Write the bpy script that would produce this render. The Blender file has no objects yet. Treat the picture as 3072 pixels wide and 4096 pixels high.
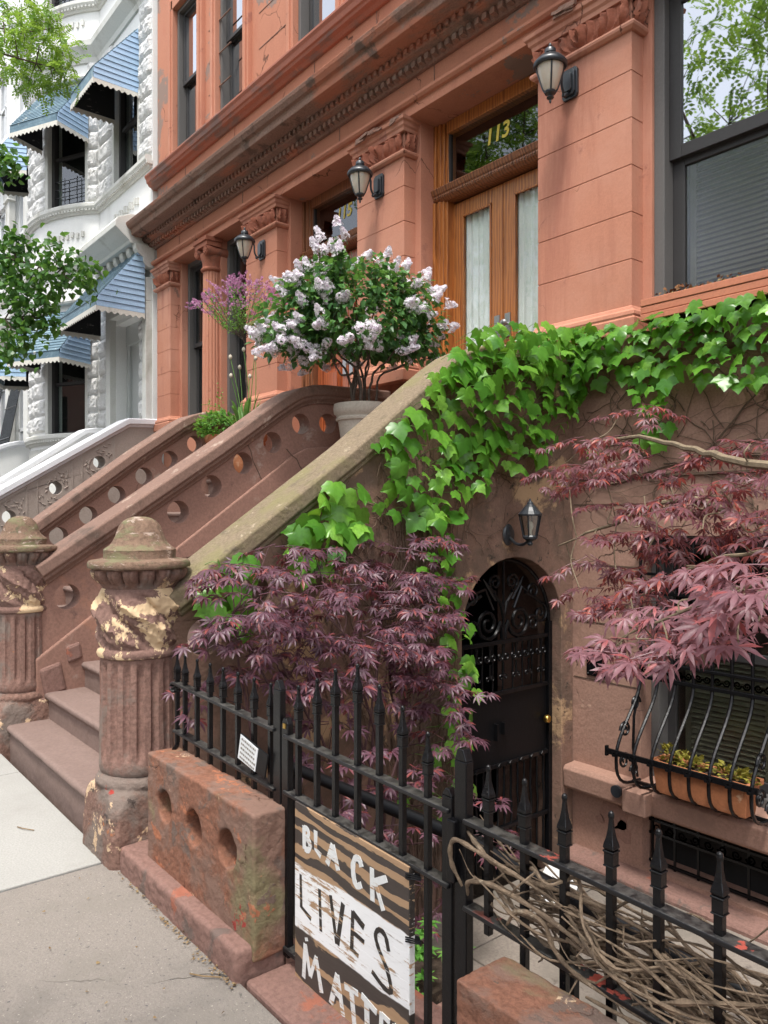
import bpy, bmesh, math, random
from mathutils import Vector, Matrix, noise

R = random.Random(11)
PI = math.pi
sc = bpy.context.scene
C = sc.collection


# ------------------------------------------------------------------ helpers
def root_loc(o):
    p = Vector((0, 0, 0))
    while o is not None:
        p += o.location
        o = o.parent
    return p


class MB:
    """collects geometry given in world coordinates"""

    def __init__(s):
        s.v = []
        s.f = []

    def add(s, vs, fs):
        b = len(s.v)
        s.v.extend([tuple(p) for p in vs])
        s.f.extend([tuple(i + b for i in f) for f in fs])
        return s

    def box(s, x0, x1, y0, y1, z0, z1):
        return s.add([(x0, y0, z0), (x1, y0, z0), (x1, y1, z0), (x0, y1, z0), (x0, y0, z1), (x1, y0, z1), (x1, y1, z1), (x0, y1, z1)],
                     [(0, 3, 2, 1), (4, 5, 6, 7), (0, 1, 5, 4), (1, 2, 6, 5), (2, 3, 7, 6), (3, 0, 4, 7)])

    def obox(s, c, ax, ay, az):
        c, ax, ay, az = Vector(c), Vector(ax), Vector(ay), Vector(az)
        vs = [c + ax * i + ay * j + az * k for k in (-1, 1) for (i, j) in ((-1, -1), (1, -1), (1, 1), (-1, 1))]
        return s.add(vs, [(0, 3, 2, 1), (4, 5, 6, 7), (0, 1, 5, 4), (1, 2, 6, 5), (2, 3, 7, 6), (3, 0, 4, 7)])

    def bar(s, p0, p1, w, h, up=(0, 0, 1)):
        p0, p1 = Vector(p0), Vector(p1)
        d = p1 - p0
        L = d.length
        d.normalize()
        u = Vector(up)
        if abs(d.dot(u)) > .95:
            u = Vector((0, 1, 0))
        a = d.cross(u).normalized()
        b = a.cross(d).normalized()
        return s.obox((p0 + p1) / 2, d * L / 2, a * w / 2, b * h / 2)

    def prism(s, pts, off):
        """pts: polygon (3D), off: extrusion vector"""
        n = len(pts)
        off = Vector(off)
        a = [Vector(p) for p in pts]
        vs = a + [p + off for p in a]
        fs = [tuple(range(n - 1, -1, -1)), tuple(range(n, 2 * n))]
        fs += [(i, (i + 1) % n, n + (i + 1) % n, n + i) for i in range(n)]
        return s.add(vs, fs)

    def ext_x(s, prof, x0, x1):
        return s.prism([(x0, y, z) for y, z in prof], (x1 - x0, 0, 0))

    def lathe(s, prof, c, n=24, rfun=None, a0=0., a1=2 * PI, sx=1, sy=1):
        full = abs(a1 - a0 - 2 * PI) < 1e-6
        m = n if full else n + 1
        vs = []
        for r, z in prof:
            for i in range(m):
                a = a0 + (a1 - a0) * i / n
                rr = r if rfun is None else rfun(r, z, a)
                vs.append((c[0] + math.cos(a) * rr * sx, c[1] + math.sin(a) * rr * sy, c[2] + z))
        fs = []
        for k in range(len(prof) - 1):
            for i in range(n if full else n):
                j = (i + 1) % m
                fs.append((k * m + i, k * m + j, (k + 1) * m + j, (k + 1) * m + i))
        if full:
            if prof[0][0] > 1e-4:
                fs.append(tuple(range(m - 1, -1, -1)))
            if prof[-1][0] > 1e-4:
                b = (len(prof) - 1) * m
                fs.append(tuple(range(b, b + m)))
        return s.add(vs, fs)

    def tube(s, pts, r, n=6, cap=True):
        pts = [Vector(p) for p in pts]
        k = len(pts)
        rs = r if isinstance(r, (list, tuple)) else [r] * k
        prev = None
        vs = []
        for i, p in enumerate(pts):
            d = pts[min(i + 1, k - 1)] - pts[max(i - 1, 0)]
            if d.length < 1e-9:
                d = Vector((0, 0, 1))
            d.normalize()
            if prev is None:
                u = Vector((0, 0, 1)) if abs(d.z) < .9 else Vector((1, 0, 0))
                prev = d.cross(u).normalized()
            a = prev - d * prev.dot(d)
            if a.length < 1e-6:
                a = d.orthogonal()
            a.normalize()
            prev = a
            b = d.cross(a)
            for j in range(n):
                t = 2 * PI * j / n
                vs.append(p + a * (math.cos(t) * rs[i]) + b * (math.sin(t) * rs[i]))
        fs = [(i * n + j, i * n + (j + 1) % n, (i + 1) * n + (j + 1) % n, (i + 1) * n + j) for i in range(k - 1) for j in range(n)]
        if cap:
            fs.append(tuple(range(n - 1, -1, -1)))
            fs.append(tuple(range((k - 1) * n, k * n)))
        return s.add(vs, fs)

    def xf(s, fn, start=0):
        s.v[start:] = [tuple(fn(Vector(p))) for p in s.v[start:]]
        return s

    def build(s, name, m, parent=None, smooth=False, bevel=0, seg=2, loc=None, fix=True):
        org = root_loc(parent) if parent is not None else Vector(loc or (0, 0, 0))
        me = bpy.data.meshes.new(name)
        me.from_pydata([(p[0] - org.x, p[1] - org.y, p[2] - org.z) for p in s.v], [], s.f)
        if fix:
            bm = bmesh.new()
            bm.from_mesh(me)
            bmesh.ops.recalc_face_normals(bm, faces=bm.faces)
            bm.to_mesh(me)
            bm.free()
        if smooth:
            me.polygons.foreach_set('use_smooth', [True] * len(me.polygons))
        me.materials.append(m)
        o = bpy.data.objects.new(name, me)
        C.objects.link(o)
        if parent is not None:
            o.parent = parent
        else:
            o.location = org
        if bevel:
            b = o.modifiers.new('bevel', 'BEVEL')
            b.width = bevel
            b.segments = seg
            b.limit_method = 'ANGLE'
            b.angle_limit = math.radians(38)
        if smooth:
            try:
                me.set_sharp_from_angle(angle=math.radians(42))
            except Exception:
                pass
        return o


CLOUDS = {}


def worn(o, voxel, size, strength, smooth=True):
    """weather a stone: voxel remesh and a cloud displacement"""
    for m in list(o.modifiers):
        if m.type == 'BEVEL':
            m.segments = 3
    r = o.modifiers.new('remesh', 'REMESH')
    r.mode = 'VOXEL'
    r.voxel_size = voxel
    r.use_smooth_shade = smooth
    for sz, st in ((size, strength), (size * .3, strength * .4)):
        k = round(sz, 3)
        if k not in CLOUDS:
            t = bpy.data.textures.new('clouds', 'CLOUDS')
            t.noise_scale = k
            t.noise_depth = 3
            CLOUDS[k] = t
        d = o.modifiers.new('displace', 'DISPLACE')
        d.texture = CLOUDS[k]
        d.texture_coords = 'GLOBAL'
        d.strength = st
        d.mid_level = .5
    return o


def tag(o, label=None, cat=None, group=None, kind=None):
    if label:
        o['label'] = label
    if cat:
        o['category'] = cat
    if group:
        o['group'] = group
    if kind:
        o['kind'] = kind
    return o


def thing(name, label, cat, loc=(0, 0, 0), group=None):
    o = bpy.data.objects.new(name, None)
    C.objects.link(o)
    o.location = loc
    o.empty_display_size = .1
    return tag(o, label, cat, group)


def copy_tree(o, parent=None, loc=None):
    c = o.copy()
    C.objects.link(c)
    c.parent = parent
    if loc is not None:
        c.location = loc
    for ch in list(o.children):
        copy_tree(ch, c)
    return c


def plate(outline, holes, t0, t1, fn):
    """flat plate with holes, built with a filled 2D curve; fn(u,v,t)->world"""
    cu = bpy.data.curves.new('tmp', 'CURVE')
    cu.dimensions = '2D'
    cu.fill_mode = 'BOTH'
    for poly in [outline] + holes:
        sp = cu.splines.new('POLY')
        sp.points.add(len(poly) - 1)
        for p, (u, v) in zip(sp.points, poly):
            p.co = (u, v, 0, 1)
        sp.use_cyclic_u = True
    cu.extrude = (t1 - t0) / 2
    ob = bpy.data.objects.new('tmp', cu)
    C.objects.link(ob)
    dg = bpy.context.evaluated_depsgraph_get()
    me = bpy.data.meshes.new_from_object(ob.evaluated_get(dg))
    bm = bmesh.new()
    bm.from_mesh(me)
    bmesh.ops.remove_doubles(bm, verts=bm.verts, dist=1e-5)
    bm.verts.index_update()
    vs = [fn(v.co.x, v.co.y, (t0 + t1) / 2 + v.co.z) for v in bm.verts]
    fs = [tuple(v.index for v in f.verts) for f in bm.faces]
    bm.free()
    bpy.data.objects.remove(ob)
    bpy.data.curves.remove(cu)
    bpy.data.meshes.remove(me)
    return vs, fs


def circle(u, v, r, n=24):
    return [(u + r * math.cos(2 * PI * i / n), v + r * math.sin(2 * PI * i / n)) for i in range(n)]


def rect(u0, u1, v0, v1):
    return [(u0, v0), (u1, v0), (u1, v1), (u0, v1)]


def smooth_path(pts, n=6):
    """Catmull-Rom through pts"""
    P = [Vector(p) for p in pts]
    P = [P[0] * 2 - P[1]] + P + [P[-1] * 2 - P[-2]]
    out = []
    for i in range(1, len(P) - 2):
        for k in range(n):
            t = k / n
            a, b, c, d = P[i - 1], P[i], P[i + 1], P[i + 2]
            out.append(.5 * ((2 * b) + (c - a) * t + (2 * a - 5 * b + 4 * c - d) * t * t + (3 * b - a - 3 * c + d) * t ** 3))
    out.append(P[-2])
    return out


# ------------------------------------------------------------------ materials
class NT:
    def __init__(s, name):
        s.m = bpy.data.materials.new(name)
        s.m.use_nodes = True
        s.t = s.m.node_tree
        s.n = s.t.nodes
        s.b = s.n['Principled BSDF']
        s.out = s.n['Material Output']
        g = s.n.new('ShaderNodeNewGeometry')
        s.pos = g.outputs['Position']
        s.geo = g

    def link(s, a, b):
        s.t.links.new(a, b)

    def noise(s, scale, detail=4, rough=.6, vec=None, stretch=None, dist=0):
        n = s.n.new('ShaderNodeTexNoise')
        n.inputs['Scale'].default_value = scale
        n.inputs['Detail'].default_value = detail
        n.inputs['Roughness'].default_value = rough
        n.inputs['Distortion'].default_value = dist
        v = vec or s.pos
        if stretch:
            mp = s.n.new('ShaderNodeMapping')
            mp.inputs['Scale'].default_value = stretch
            s.link(v, mp.inputs['Vector'])
            v = mp.outputs['Vector']
        s.link(v, n.inputs['Vector'])
        return n.outputs['Fac']

    def voro(s, scale, feature='F1', stretch=None):
        n = s.n.new('ShaderNodeTexVoronoi')
        n.feature = feature
        n.inputs['Scale'].default_value = scale
        v = s.pos
        if stretch:
            mp = s.n.new('ShaderNodeMapping')
            mp.inputs['Scale'].default_value = stretch
            s.link(v, mp.inputs['Vector'])
            v = mp.outputs['Vector']
        s.link(v, n.inputs['Vector'])
        return n.outputs['Distance']

    def ramp(s, fac, lo, hi):
        n = s.n.new('ShaderNodeMapRange')
        n.inputs['From Min'].default_value = lo
        n.inputs['From Max'].default_value = hi
        n.interpolation_type = 'SMOOTHSTEP'
        s.link(fac, n.inputs['Value'])
        return n.outputs['Result']

    def mix(s, fac, a, b, mode='MIX'):
        n = s.n.new('ShaderNodeMix')
        n.data_type = 'RGBA'
        n.blend_type = mode
        if isinstance(fac, (int, float)):
            n.inputs['Factor'].default_value = fac
        else:
            s.link(fac, n.inputs['Factor'])
        for k, x in (('A', a), ('B', b)):
            i = [q for q in n.inputs if q.name == k and q.type == 'RGBA'][0]
            if isinstance(x, tuple):
                i.default_value = (x[0], x[1], x[2], 1)
            else:
                s.link(x, i)
        return [q for q in n.outputs if q.type == 'RGBA'][0]

    def math(s, op, a, b=None):
        n = s.n.new('ShaderNodeMath')
        n.operation = op
        for i, x in enumerate((a, b)):
            if x is None:
                continue
            if isinstance(x, (int, float)):
                n.inputs[i].default_value = x
            else:
                s.link(x, n.inputs[i])
        return n.outputs[0]

    def sep(s):
        n = s.n.new('ShaderNodeSeparateXYZ')
        s.link(s.pos, n.inputs[0])
        return n.outputs

    def bump(s, h, strength=.3, dist=.01, normal=None):
        n = s.n.new('ShaderNodeBump')
        n.inputs['Strength'].default_value = strength
        n.inputs['Distance'].default_value = dist
        s.link(h, n.inputs['Height'])
        if normal is not None:
            s.link(normal, n.inputs['Normal'])
        return n.outputs['Normal']


def surf(name, base, rough=.85, layers=(), fine=.12, fscale=60, bump=.25, bscale=35, bdist=.006, spec=.3, grime=None, metal=0, big=None, crack=None):
    """layered weathered surface. layers: (colour, scale, lo, hi[, stretch]) patches of other paint or stone"""
    t = NT(name)
    n1 = t.noise(2.2, 5, .65)
    v = big if big is not None else .16
    lo = tuple(c * (1 - v) for c in base)
    hi = tuple(min(1, c * (1 + v)) for c in base)
    col = t.mix(n1, lo, hi)
    nf = t.noise(fscale, 3, .7)
    col = t.mix(t.ramp(nf, .3, .75), col, tuple(c * (1 - fine * 2) for c in base))
    hsum = t.noise(bscale, 6, .7)
    nrm = t.bump(hsum, bump, bdist)
    for L in layers:
        cc, scl, a, b = L[:4]
        st = L[4] if len(L) > 4 else None
        nn = t.noise(scl, 7, .68, stretch=st, dist=.25)
        mk = t.ramp(nn, a, b)
        col = t.mix(mk, col, cc)
        nrm = t.bump(mk, .35, .004, nrm)
    if crack:
        cs, cw, cm = crack
        wn = t.n.new('ShaderNodeTexNoise')
        wn.inputs['Scale'].default_value = cs * 2.5
        wn.inputs['Detail'].default_value = 5
        t.link(t.pos, wn.inputs['Vector'])
        wv = t.n.new('ShaderNodeVectorMath')
        wv.operation = 'MULTIPLY_ADD'
        wv.inputs[1].default_value = (.5 / cs, .5 / cs, .5 / cs)
        t.link(wn.outputs['Color'], wv.inputs[0])
        t.link(t.pos, wv.inputs[2])
        vn = t.n.new('ShaderNodeTexVoronoi')
        vn.feature = 'DISTANCE_TO_EDGE'
        vn.inputs['Scale'].default_value = cs
        t.link(wv.outputs[0], vn.inputs['Vector'])
        line = t.math('SUBTRACT', 1, t.ramp(vn.outputs['Distance'], cw * .4, cw))
        mk = t.math('MULTIPLY', line, t.ramp(t.noise(cs * .8, 3, .6), cm, cm + .08))
        col = t.mix(mk, col, tuple(c * .28 for c in base))
        nrm = t.bump(t.math('SUBTRACT', 1, mk), .6, .006, nrm)
    if grime:
        gc, gs, ga, gb = grime
        col = t.mix(t.ramp(t.noise(gs, 5, .7), ga, gb), col, gc)
    t.link(col, t.b.inputs['Base Color'])
    t.link(nrm, t.b.inputs['Normal'])
    t.b.inputs['Roughness'].default_value = rough
    t.b.inputs['Specular IOR Level'].default_value = spec
    t.b.inputs['Metallic'].default_value = metal
    return t.m


def leafmat(name, c0, c1, c2=None, trans=.35, rough=.45, spec=.4, tc=None):
    t = NT(name)
    rnd = t.geo.outputs['Random Per Island']
    col = t.mix(rnd, c0, c1)
    if c2:
        col = t.mix(t.ramp(t.math('FRACT', t.math('MULTIPLY', rnd, 7.31)), .8, .95), col, c2)
    col = t.mix(t.ramp(t.noise(60, 3, .6), .3, .8), col, t.mix(.5, col, (c0[0] * .6, c0[1] * .6, c0[2] * .6)))
    t.link(col, t.b.inputs['Base Color'])
    t.b.inputs['Roughness'].default_value = rough
    t.b.inputs['Specular IOR Level'].default_value = spec
    tr = t.n.new('ShaderNodeBsdfTranslucent')
    if tc:
        t.link(t.mix(.6, col, tc), tr.inputs['Color'])
    else:
        t.link(col, tr.inputs['Color'])
    mx = t.n.new('ShaderNodeMixShader')
    mx.inputs[0].default_value = trans
    t.link(t.b.outputs[0], mx.inputs[1])
    t.link(tr.outputs[0], mx.inputs[2])
    t.link(mx.outputs[0], t.out.inputs['Surface'])
    return t.m


def glassmat(name, tint=(.85, .89, .87), boost=1.6, base=.05, bump=.0, rough=.015):
    t = NT(name)
    t.n.remove(t.b)
    tr = t.n.new('ShaderNodeBsdfTransparent')
    tr.inputs['Color'].default_value = (*tint, 1)
    gl = t.n.new('ShaderNodeBsdfGlossy')
    gl.inputs['Roughness'].default_value = rough
    gl.inputs['Color'].default_value = (.95, .97, 1, 1)
    if bump:
        t.link(t.bump(t.noise(1.3, 2, .5), bump, .02), gl.inputs['Normal'])
    lw = t.n.new('ShaderNodeLayerWeight')
    lw.inputs['Blend'].default_value = .5
    f5 = t.math('POWER', lw.outputs['Facing'], 5)
    f = t.math('ADD', t.math('MULTIPLY', t.math('ADD', t.math('MULTIPLY', f5, .95), .045), boost), base)
    f = t.math('MULTIPLY', t.math('MINIMUM', f, 1.0), t.math('SUBTRACT', 1, t.geo.outputs['Backfacing']))
    mx = t.n.new('ShaderNodeMixShader')
    t.link(f, mx.inputs[0])
    t.link(tr.outputs[0], mx.inputs[1])
    t.link(gl.outputs[0], mx.inputs[2])
    t.link(mx.outputs[0], t.out.inputs['Surface'])
    return t.m


def woodmat(name, base, dark, scale=18, rough=.35, axis='z', coat=.3):
    t = NT(name)
    st = {'z': (1, 1, .07), 'x': (.07, 1, 1)}[axis]
    n = t.noise(scale, 5, .65, stretch=st, dist=1.2)
    w = t.n.new('ShaderNodeTexWave')
    w.inputs['Scale'].default_value = scale * .55
    w.inputs['Distortion'].default_value = 9
    w.inputs['Detail'].default_value = 3
    w.inputs['Detail Scale'].default_value = 1.2
    mp = t.n.new('ShaderNodeMapping')
    mp.inputs['Scale'].default_value = {'z': (1, 1, .12), 'x': (.12, 1, 1)}[axis]
    t.link(t.pos, mp.inputs[0])
    t.link(mp.outputs[0], w.inputs['Vector'])
    col = t.mix(t.ramp(w.outputs['Fac'], .15, .8), dark, base)
    col = t.mix(t.ramp(n, .35, .7), col, tuple(c * .8 for c in base))
    t.link(col, t.b.inputs['Base Color'])
    t.link(t.bump(w.outputs['Fac'], .15, .002), t.b.inputs['Normal'])
    t.b.inputs['Roughness'].default_value = rough
    t.b.inputs['Coat Weight'].default_value = coat
    t.b.inputs['Coat Roughness'].default_value = .2
    return t.m


BROWN = (.285, .16, .122)
M = {}
M['orange'] = surf('orange paint', (.475, .205, .130), .82, [((.50, .25, .175), .5, .42, .7), ((.34, .135, .09), 2.6, .50, .74, (1, 1, .13)), ((.27, .165, .125), .9, .655, .68), ((.56, .36, .27), 13, .715, .725), ((.33, .14, .10), 5, .6, .72)], fine=.06, fscale=70, bump=.25, big=.1, crack=(1.1, .006, .52))
M['orange_worn'] = surf('orange paint with bare stone', (.475, .20, .124), .85, [((.36, .14, .09), 2.6, .5, .75, (1, 1, .13)), ((.26, .18, .148), .75, .56, .575), ((.42, .155, .095), 2.2, .6, .75, (1, 1, .4)), ((.22, .14, .11), 2.6, .665, .68), ((.56, .36, .27), 12, .715, .725)], fine=.07, fscale=70, bump=.35, big=.1, crack=(1.1, .007, .5))
M['orange_sill'] = surf('worn sill paint', (.36, .135, .09), .8, [((.20, .12, .10), 2.2, .5, .6, (.5, 1, 1)), ((.45, .17, .1), 3, .62, .68)], fine=.1, bump=.3)
M['cornice'] = surf('bare cornice stone', (.30, .18, .135), .9, [((.42, .165, .10), 1.8, .52, .62, (.4, 1, 1)), ((.13, .085, .065), 3.5, .56, .66), ((.30, .22, .18), 5, .6, .66, (.4, 1, 1))], fine=.15, bump=.7, bscale=25, bdist=.025)
M['carved'] = surf('carved terracotta', (.37, .135, .082), .85, [((.2, .09, .065), 7, .5, .7)], fine=.12, bump=.3)
M['brown'] = surf('brownstone', BROWN, .9, [((.34, .25, .205), 2.4, .6, .68), ((.38, .19, .125), 1.3, .56, .7), ((.17, .10, .08), 9, .62, .72)], bump=.45, crack=(1.3, .007, .5))
M['brown_wall'] = surf('basement brownstone', (.34, .20, .15), .9, [((.24, .145, .11), 1.6, .5, .66), ((.40, .19, .10), 2.6, .69, .72), ((.20, .13, .105), 4.5, .64, .70), ((.42, .27, .20), 3, .64, .70)], bump=.45, bscale=18, bdist=.012, crack=(1.2, .006, .5))
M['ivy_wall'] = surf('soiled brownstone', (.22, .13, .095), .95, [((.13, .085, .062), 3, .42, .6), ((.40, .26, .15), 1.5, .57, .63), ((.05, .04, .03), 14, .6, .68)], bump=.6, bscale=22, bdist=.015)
M['cap'] = surf('mossy coping', (.235, .18, .12), .92, [((.185, .165, .075), 2.2, .42, .64, (1, .6, 1)), ((.33, .27, .19), 9, .6, .67), ((.12, .095, .065), 5, .58, .7), ((.14, .12, .06), 14, .6, .68)], fine=.2, bump=.7, bscale=30, bdist=.012)
M['cap_brown'] = surf('brown coping', (.235, .145, .112), .9, [((.34, .25, .20), 7, .58, .66), ((.10, .07, .055), 3, .52, .7), ((.30, .14, .075), 3.2, .64, .7)], fine=.15, bump=.5)
M['newel'] = surf('weathered newel', (.225, .13, .10), .92, [((.18, .14, .118), 3.5, .46, .6), ((.55, .39, .25), 4.6, .60, .615), ((.30, .04, .03), 5.5, .66, .68), ((.34, .14, .07), 4.2, .62, .66), ((.08, .06, .052), 6, .63, .67), ((.12, .085, .07), 16, .6, .68)], fine=.22, bump=.8, bscale=28, bdist=.014)
M['newel_shaft'] = surf('fluted brownstone shaft', (.25, .145, .115), .92, [((.20, .155, .13), 3.5, .5, .62), ((.55, .40, .26), 5, .665, .68), ((.30, .04, .03), 5.5, .69, .705), ((.36, .15, .07), 4.2, .66, .69)], fine=.2, bump=.6, bscale=28, bdist=.012)
M['newel_carved'] = surf('peeling carved newel', (.22, .13, .105), .92, [((.60, .44, .27), 4.6, .53, .545), ((.36, .14, .065), 3.6, .615, .64), ((.13, .11, .10), 5, .64, .67)], fine=.2, bump=.6, bscale=28, bdist=.012)
M['newel_cap'] = surf('lichen cap stone', (.225, .145, .10), .92, [((.17, .155, .085), 6, .5, .62, (1, 1, 3)), ((.40, .31, .255), 11, .585, .63, (1, 1, 3)), ((.11, .10, .06), 8, .6, .68)], fine=.22, bump=.8, bscale=35, bdist=.012)
M['block'] = surf('peeling block paint', (.255, .115, .072), .88, [((.20, .118, .088), 3.4, .44, .54), ((.185, .155, .085), 1.8, .54, .66), ((.30, .045, .035), 4.5, .635, .65), ((.52, .37, .24), 6.5, .635, .65, (1, 1, .8)), ((.145, .10, .08), 5.3, .58, .61), ((.36, .14, .075), 7, .6, .63), ((.11, .08, .06), 18, .62, .7)], fine=.2, bump=.8, bscale=25, bdist=.012, crack=(4, .011, .58))
M['plinth'] = surf('plinth stone', (.235, .135, .11), .9, [((.30, .11, .07), 3.2, .58, .63), ((.14, .10, .085), 5, .56, .62)], fine=.15, bump=.6, bscale=22, bdist=.012)
M['step'] = surf('tread stone', (.215, .15, .128), .85, [((.16, .11, .092), 1.5, .5, .7), ((.5, .42, .36), 9, .72, .735)], fine=.1, bump=.2)
M['white_wall'] = surf('white masonry', (.74, .745, .73), .85, [((.5, .5, .47), 1.2, .62, .8, (1, 1, .3))], fine=.04, bump=.15, big=.05)
M['white_trim'] = surf('white trim', (.60, .60, .565), .8, [((.36, .35, .30), 1.8, .5, .72, (1, 1, .5))], fine=.06, bump=.2, big=.06)
M['rustic'] = surf('rock faced stone', (.70, .70, .69), .9, [((.52, .51, .49), 9, .52, .7)], fine=.12, bump=.8, bscale=20, bdist=.025)
M['grey_door'] = surf('pale grey paint', (.47, .49, .48), .6, fine=.03, bump=.05, big=.04)
M['stoop_stone'] = surf('grey brown stoop stone', (.36, .30, .26), .9, [((.26, .21, .18), 2.2, .5, .7)], fine=.1, bump=.3)
M['white_cap'] = surf('white coping', (.76, .77, .80), .7, [((.4, .4, .42), 2, .6, .8)], fine=.05, bump=.1)
M['black_iron'] = surf('black iron', (.006, .006, .007), .26, [((.05, .046, .042), 40, .68, .76)], fine=.2, bump=.6, bscale=90, bdist=.002, spec=.32)
M['rail_iron'] = surf('dusty black iron', (.02, .02, .022), .5, [((.10, .095, .085), 22, .56, .72), ((.42, .09, .06), 5, .70, .71)], fine=.2, bump=.5, bscale=70, bdist=.002, spec=.5)
M['gate_black'] = surf('matt black gate', (.005, .005, .006), .45, fine=.2, bump=.2, spec=.22)
M['grey_frame'] = surf('grey window frame', (.125, .12, .115), .5, fine=.05, bump=.05)
M['dark_frame'] = surf('dark window frame', (.045, .043, .043), .45, fine=.05, bump=.05)
M['white_frame'] = surf('white window frame', (.7, .72, .73), .5, fine=.03, bump=.05)
M['inside'] = surf('unlit room tone', (.02, .019, .018), .9, fine=.1, bump=.0)  # near-black colour stands for the shade inside unlit rooms
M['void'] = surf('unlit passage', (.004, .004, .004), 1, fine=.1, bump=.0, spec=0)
M['shutter'] = surf('inner shutter', (.24, .22, .19), .6, fine=.1, bump=.05)
M['wood'] = woodmat('oak door', (.50, .18, .045), (.24, .075, .02))
M['wood_dark'] = woodmat('old dark wood', (.29, .115, .05), (.11, .042, .02), rough=.45)
M['wood_red'] = woodmat('red mahogany door', (.46, .12, .04), (.2, .045, .018))
M['lace'] = surf('lace curtain', (.93, .96, .93), .9, [((.72, .79, .75), 28, .5, .7, (1, 1, .4))], fine=.06, fscale=150, bump=.3)
M['steel'] = surf('brushed steel', (.5, .5, .5), .35, metal=1, fine=.05, bump=.05)
M['brass'] = surf('brass', (.6, .38, .1), .3, metal=1, fine=.1, bump=.1)
M['gold'] = surf('gold leaf', (.72, .56, .09), .4, fine=.05, bump=.05)
M['glass'] = glassmat('window glass', tint=(.8, .84, .82), base=.06, boost=1.3)
M['glass_door'] = glassmat('door glass', tint=(.95, .97, .96), base=.02, boost=.9)
M['glass_screen'] = glassmat('screened pane', tint=(.75, .77, .72), base=.09, boost=.6, rough=.22)
M['glass_up'] = glassmat('upper window glass', tint=(.6, .65, .65), boost=2.5, base=.35, bump=.05)
M['glass_big'] = glassmat('reflecting pane', tint=(.55, .6, .58), boost=2.0, base=.42, bump=.04)
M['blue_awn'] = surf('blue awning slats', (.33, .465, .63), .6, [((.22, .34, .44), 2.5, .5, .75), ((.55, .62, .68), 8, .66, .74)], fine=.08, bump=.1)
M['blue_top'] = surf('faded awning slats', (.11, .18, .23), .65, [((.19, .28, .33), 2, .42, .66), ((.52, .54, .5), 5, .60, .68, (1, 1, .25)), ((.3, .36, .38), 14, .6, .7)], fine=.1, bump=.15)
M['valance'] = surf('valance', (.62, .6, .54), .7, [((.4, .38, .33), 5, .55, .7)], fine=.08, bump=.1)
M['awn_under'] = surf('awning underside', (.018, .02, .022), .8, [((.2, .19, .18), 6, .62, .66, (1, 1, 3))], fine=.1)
M['lamp_black'] = surf('lamp metal', (.022, .026, .032), .35, fine=.1, bump=.1, spec=.6)
M['concrete'] = surf('old pavement', (.255, .226, .198), .92, [((.165, .148, .13), .9, .48, .62), ((.21, .187, .162), 4, .5, .66), ((.085, .08, .088), 60, .63, .66), ((.42, .38, .33), 85, .63, .67), ((.13, .118, .108), 30, .64, .68), ((.12, .11, .10), 2.2, .655, .70)], fine=.14, fscale=220, bump=.7, bscale=80, bdist=.007, crack=(.55, .003, .54))
M['concrete_new'] = surf('pale new pavement', (.35, .342, .318), .9, [((.28, .27, .248), 1.4, .5, .7), ((.42, .38, .33), 24, .70, .73, (1, .3, 1))], fine=.1, fscale=110, bump=.3, bscale=50)
M['area_floor'] = surf('areaway concrete', (.25, .215, .182), .92, [((.17, .15, .125), 1.3, .45, .62), ((.12, .10, .085), 7, .6, .68)], fine=.15, bump=.3)
M['asphalt'] = surf('asphalt', (.06, .06, .062), .95, fine=.2, bump=.4)
M['soil'] = surf('soil', (.06, .042, .03), .98, [((.14, .10, .07), 12, .58, .68)], fine=.2, bump=.9, bscale=30, bdist=.02)
M['terracotta'] = surf('terracotta', (.40, .155, .07), .85, [((.52, .34, .22), 5, .6, .7), ((.26, .10, .05), 3, .5, .7, (2, 2, .5))], fine=.1, bump=.2)
M['pot_stone'] = surf('cast stone pot', (.47, .42, .35), .9, [((.36, .32, .26), 3, .5, .7)], fine=.1, bump=.25)
M['planter'] = surf('salmon planter wood', (.50, .19, .11), .7, [((.40, .14, .08), 3, .5, .7, (.2, 1, 1))], fine=.08, bump=.15)
M['bark'] = surf('bark', (.12, .09, .07), .9, [((.2, .17, .14), 9, .55, .7)], fine=.2, bump=.8, bscale=40, bdist=.01)
M['twig_red'] = surf('maple twig', (.075, .035, .035), .7, fine=.2, bump=.2)
M['twig_tan'] = surf('bare branch', (.22, .17, .11), .8, fine=.2, bump=.3)
M['vine'] = surf('dead vine', (.25, .18, .12), .9, [((.12, .085, .058), 14, .48, .68), ((.40, .32, .23), 22, .6, .7), ((.10, .07, .05), 60, .6, .7)], fine=.25, bump=.9, bscale=90, bdist=.006)
M['vine_dark'] = surf('vine stems', (.13, .085, .06), .9, fine=.2, bump=.3)
M['ivy'] = leafmat('ivy leaf', (.055, .19, .02), (.155, .37, .04), (.24, .50, .065), .36, .32, .45, (.32, .55, .04))
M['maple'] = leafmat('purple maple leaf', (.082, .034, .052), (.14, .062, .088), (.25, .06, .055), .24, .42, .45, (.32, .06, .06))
M['maple_up'] = leafmat('purple maple leaf lit', (.12, .046, .055), (.19, .075, .09), (.36, .075, .05), .34, .42, .45, (.5, .1, .08))  # lighter copy of the maple colour, light from above put into it
M['maple_pink'] = leafmat('lit pink maple leaf', (.195, .088, .105), (.29, .135, .155), (.40, .10, .10), .28, .42, .45, (.5, .14, .13))  # paler pink carries the light and sheen on the near leaves
M['lilac_leaf'] = leafmat('lilac leaf', (.05, .14, .045), (.095, .23, .06), (.15, .31, .07), .28, .4, .4, (.2, .4, .05))
M['lilac_fl'] = leafmat('lilac floret', (.88, .83, .885), (.95, .92, .95), (.72, .58, .72), .3, .7, .2)
M['pink_fl'] = leafmat('pink floret', (.50, .20, .40), (.62, .32, .50), (.7, .5, .62), .3, .7, .2)
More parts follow.
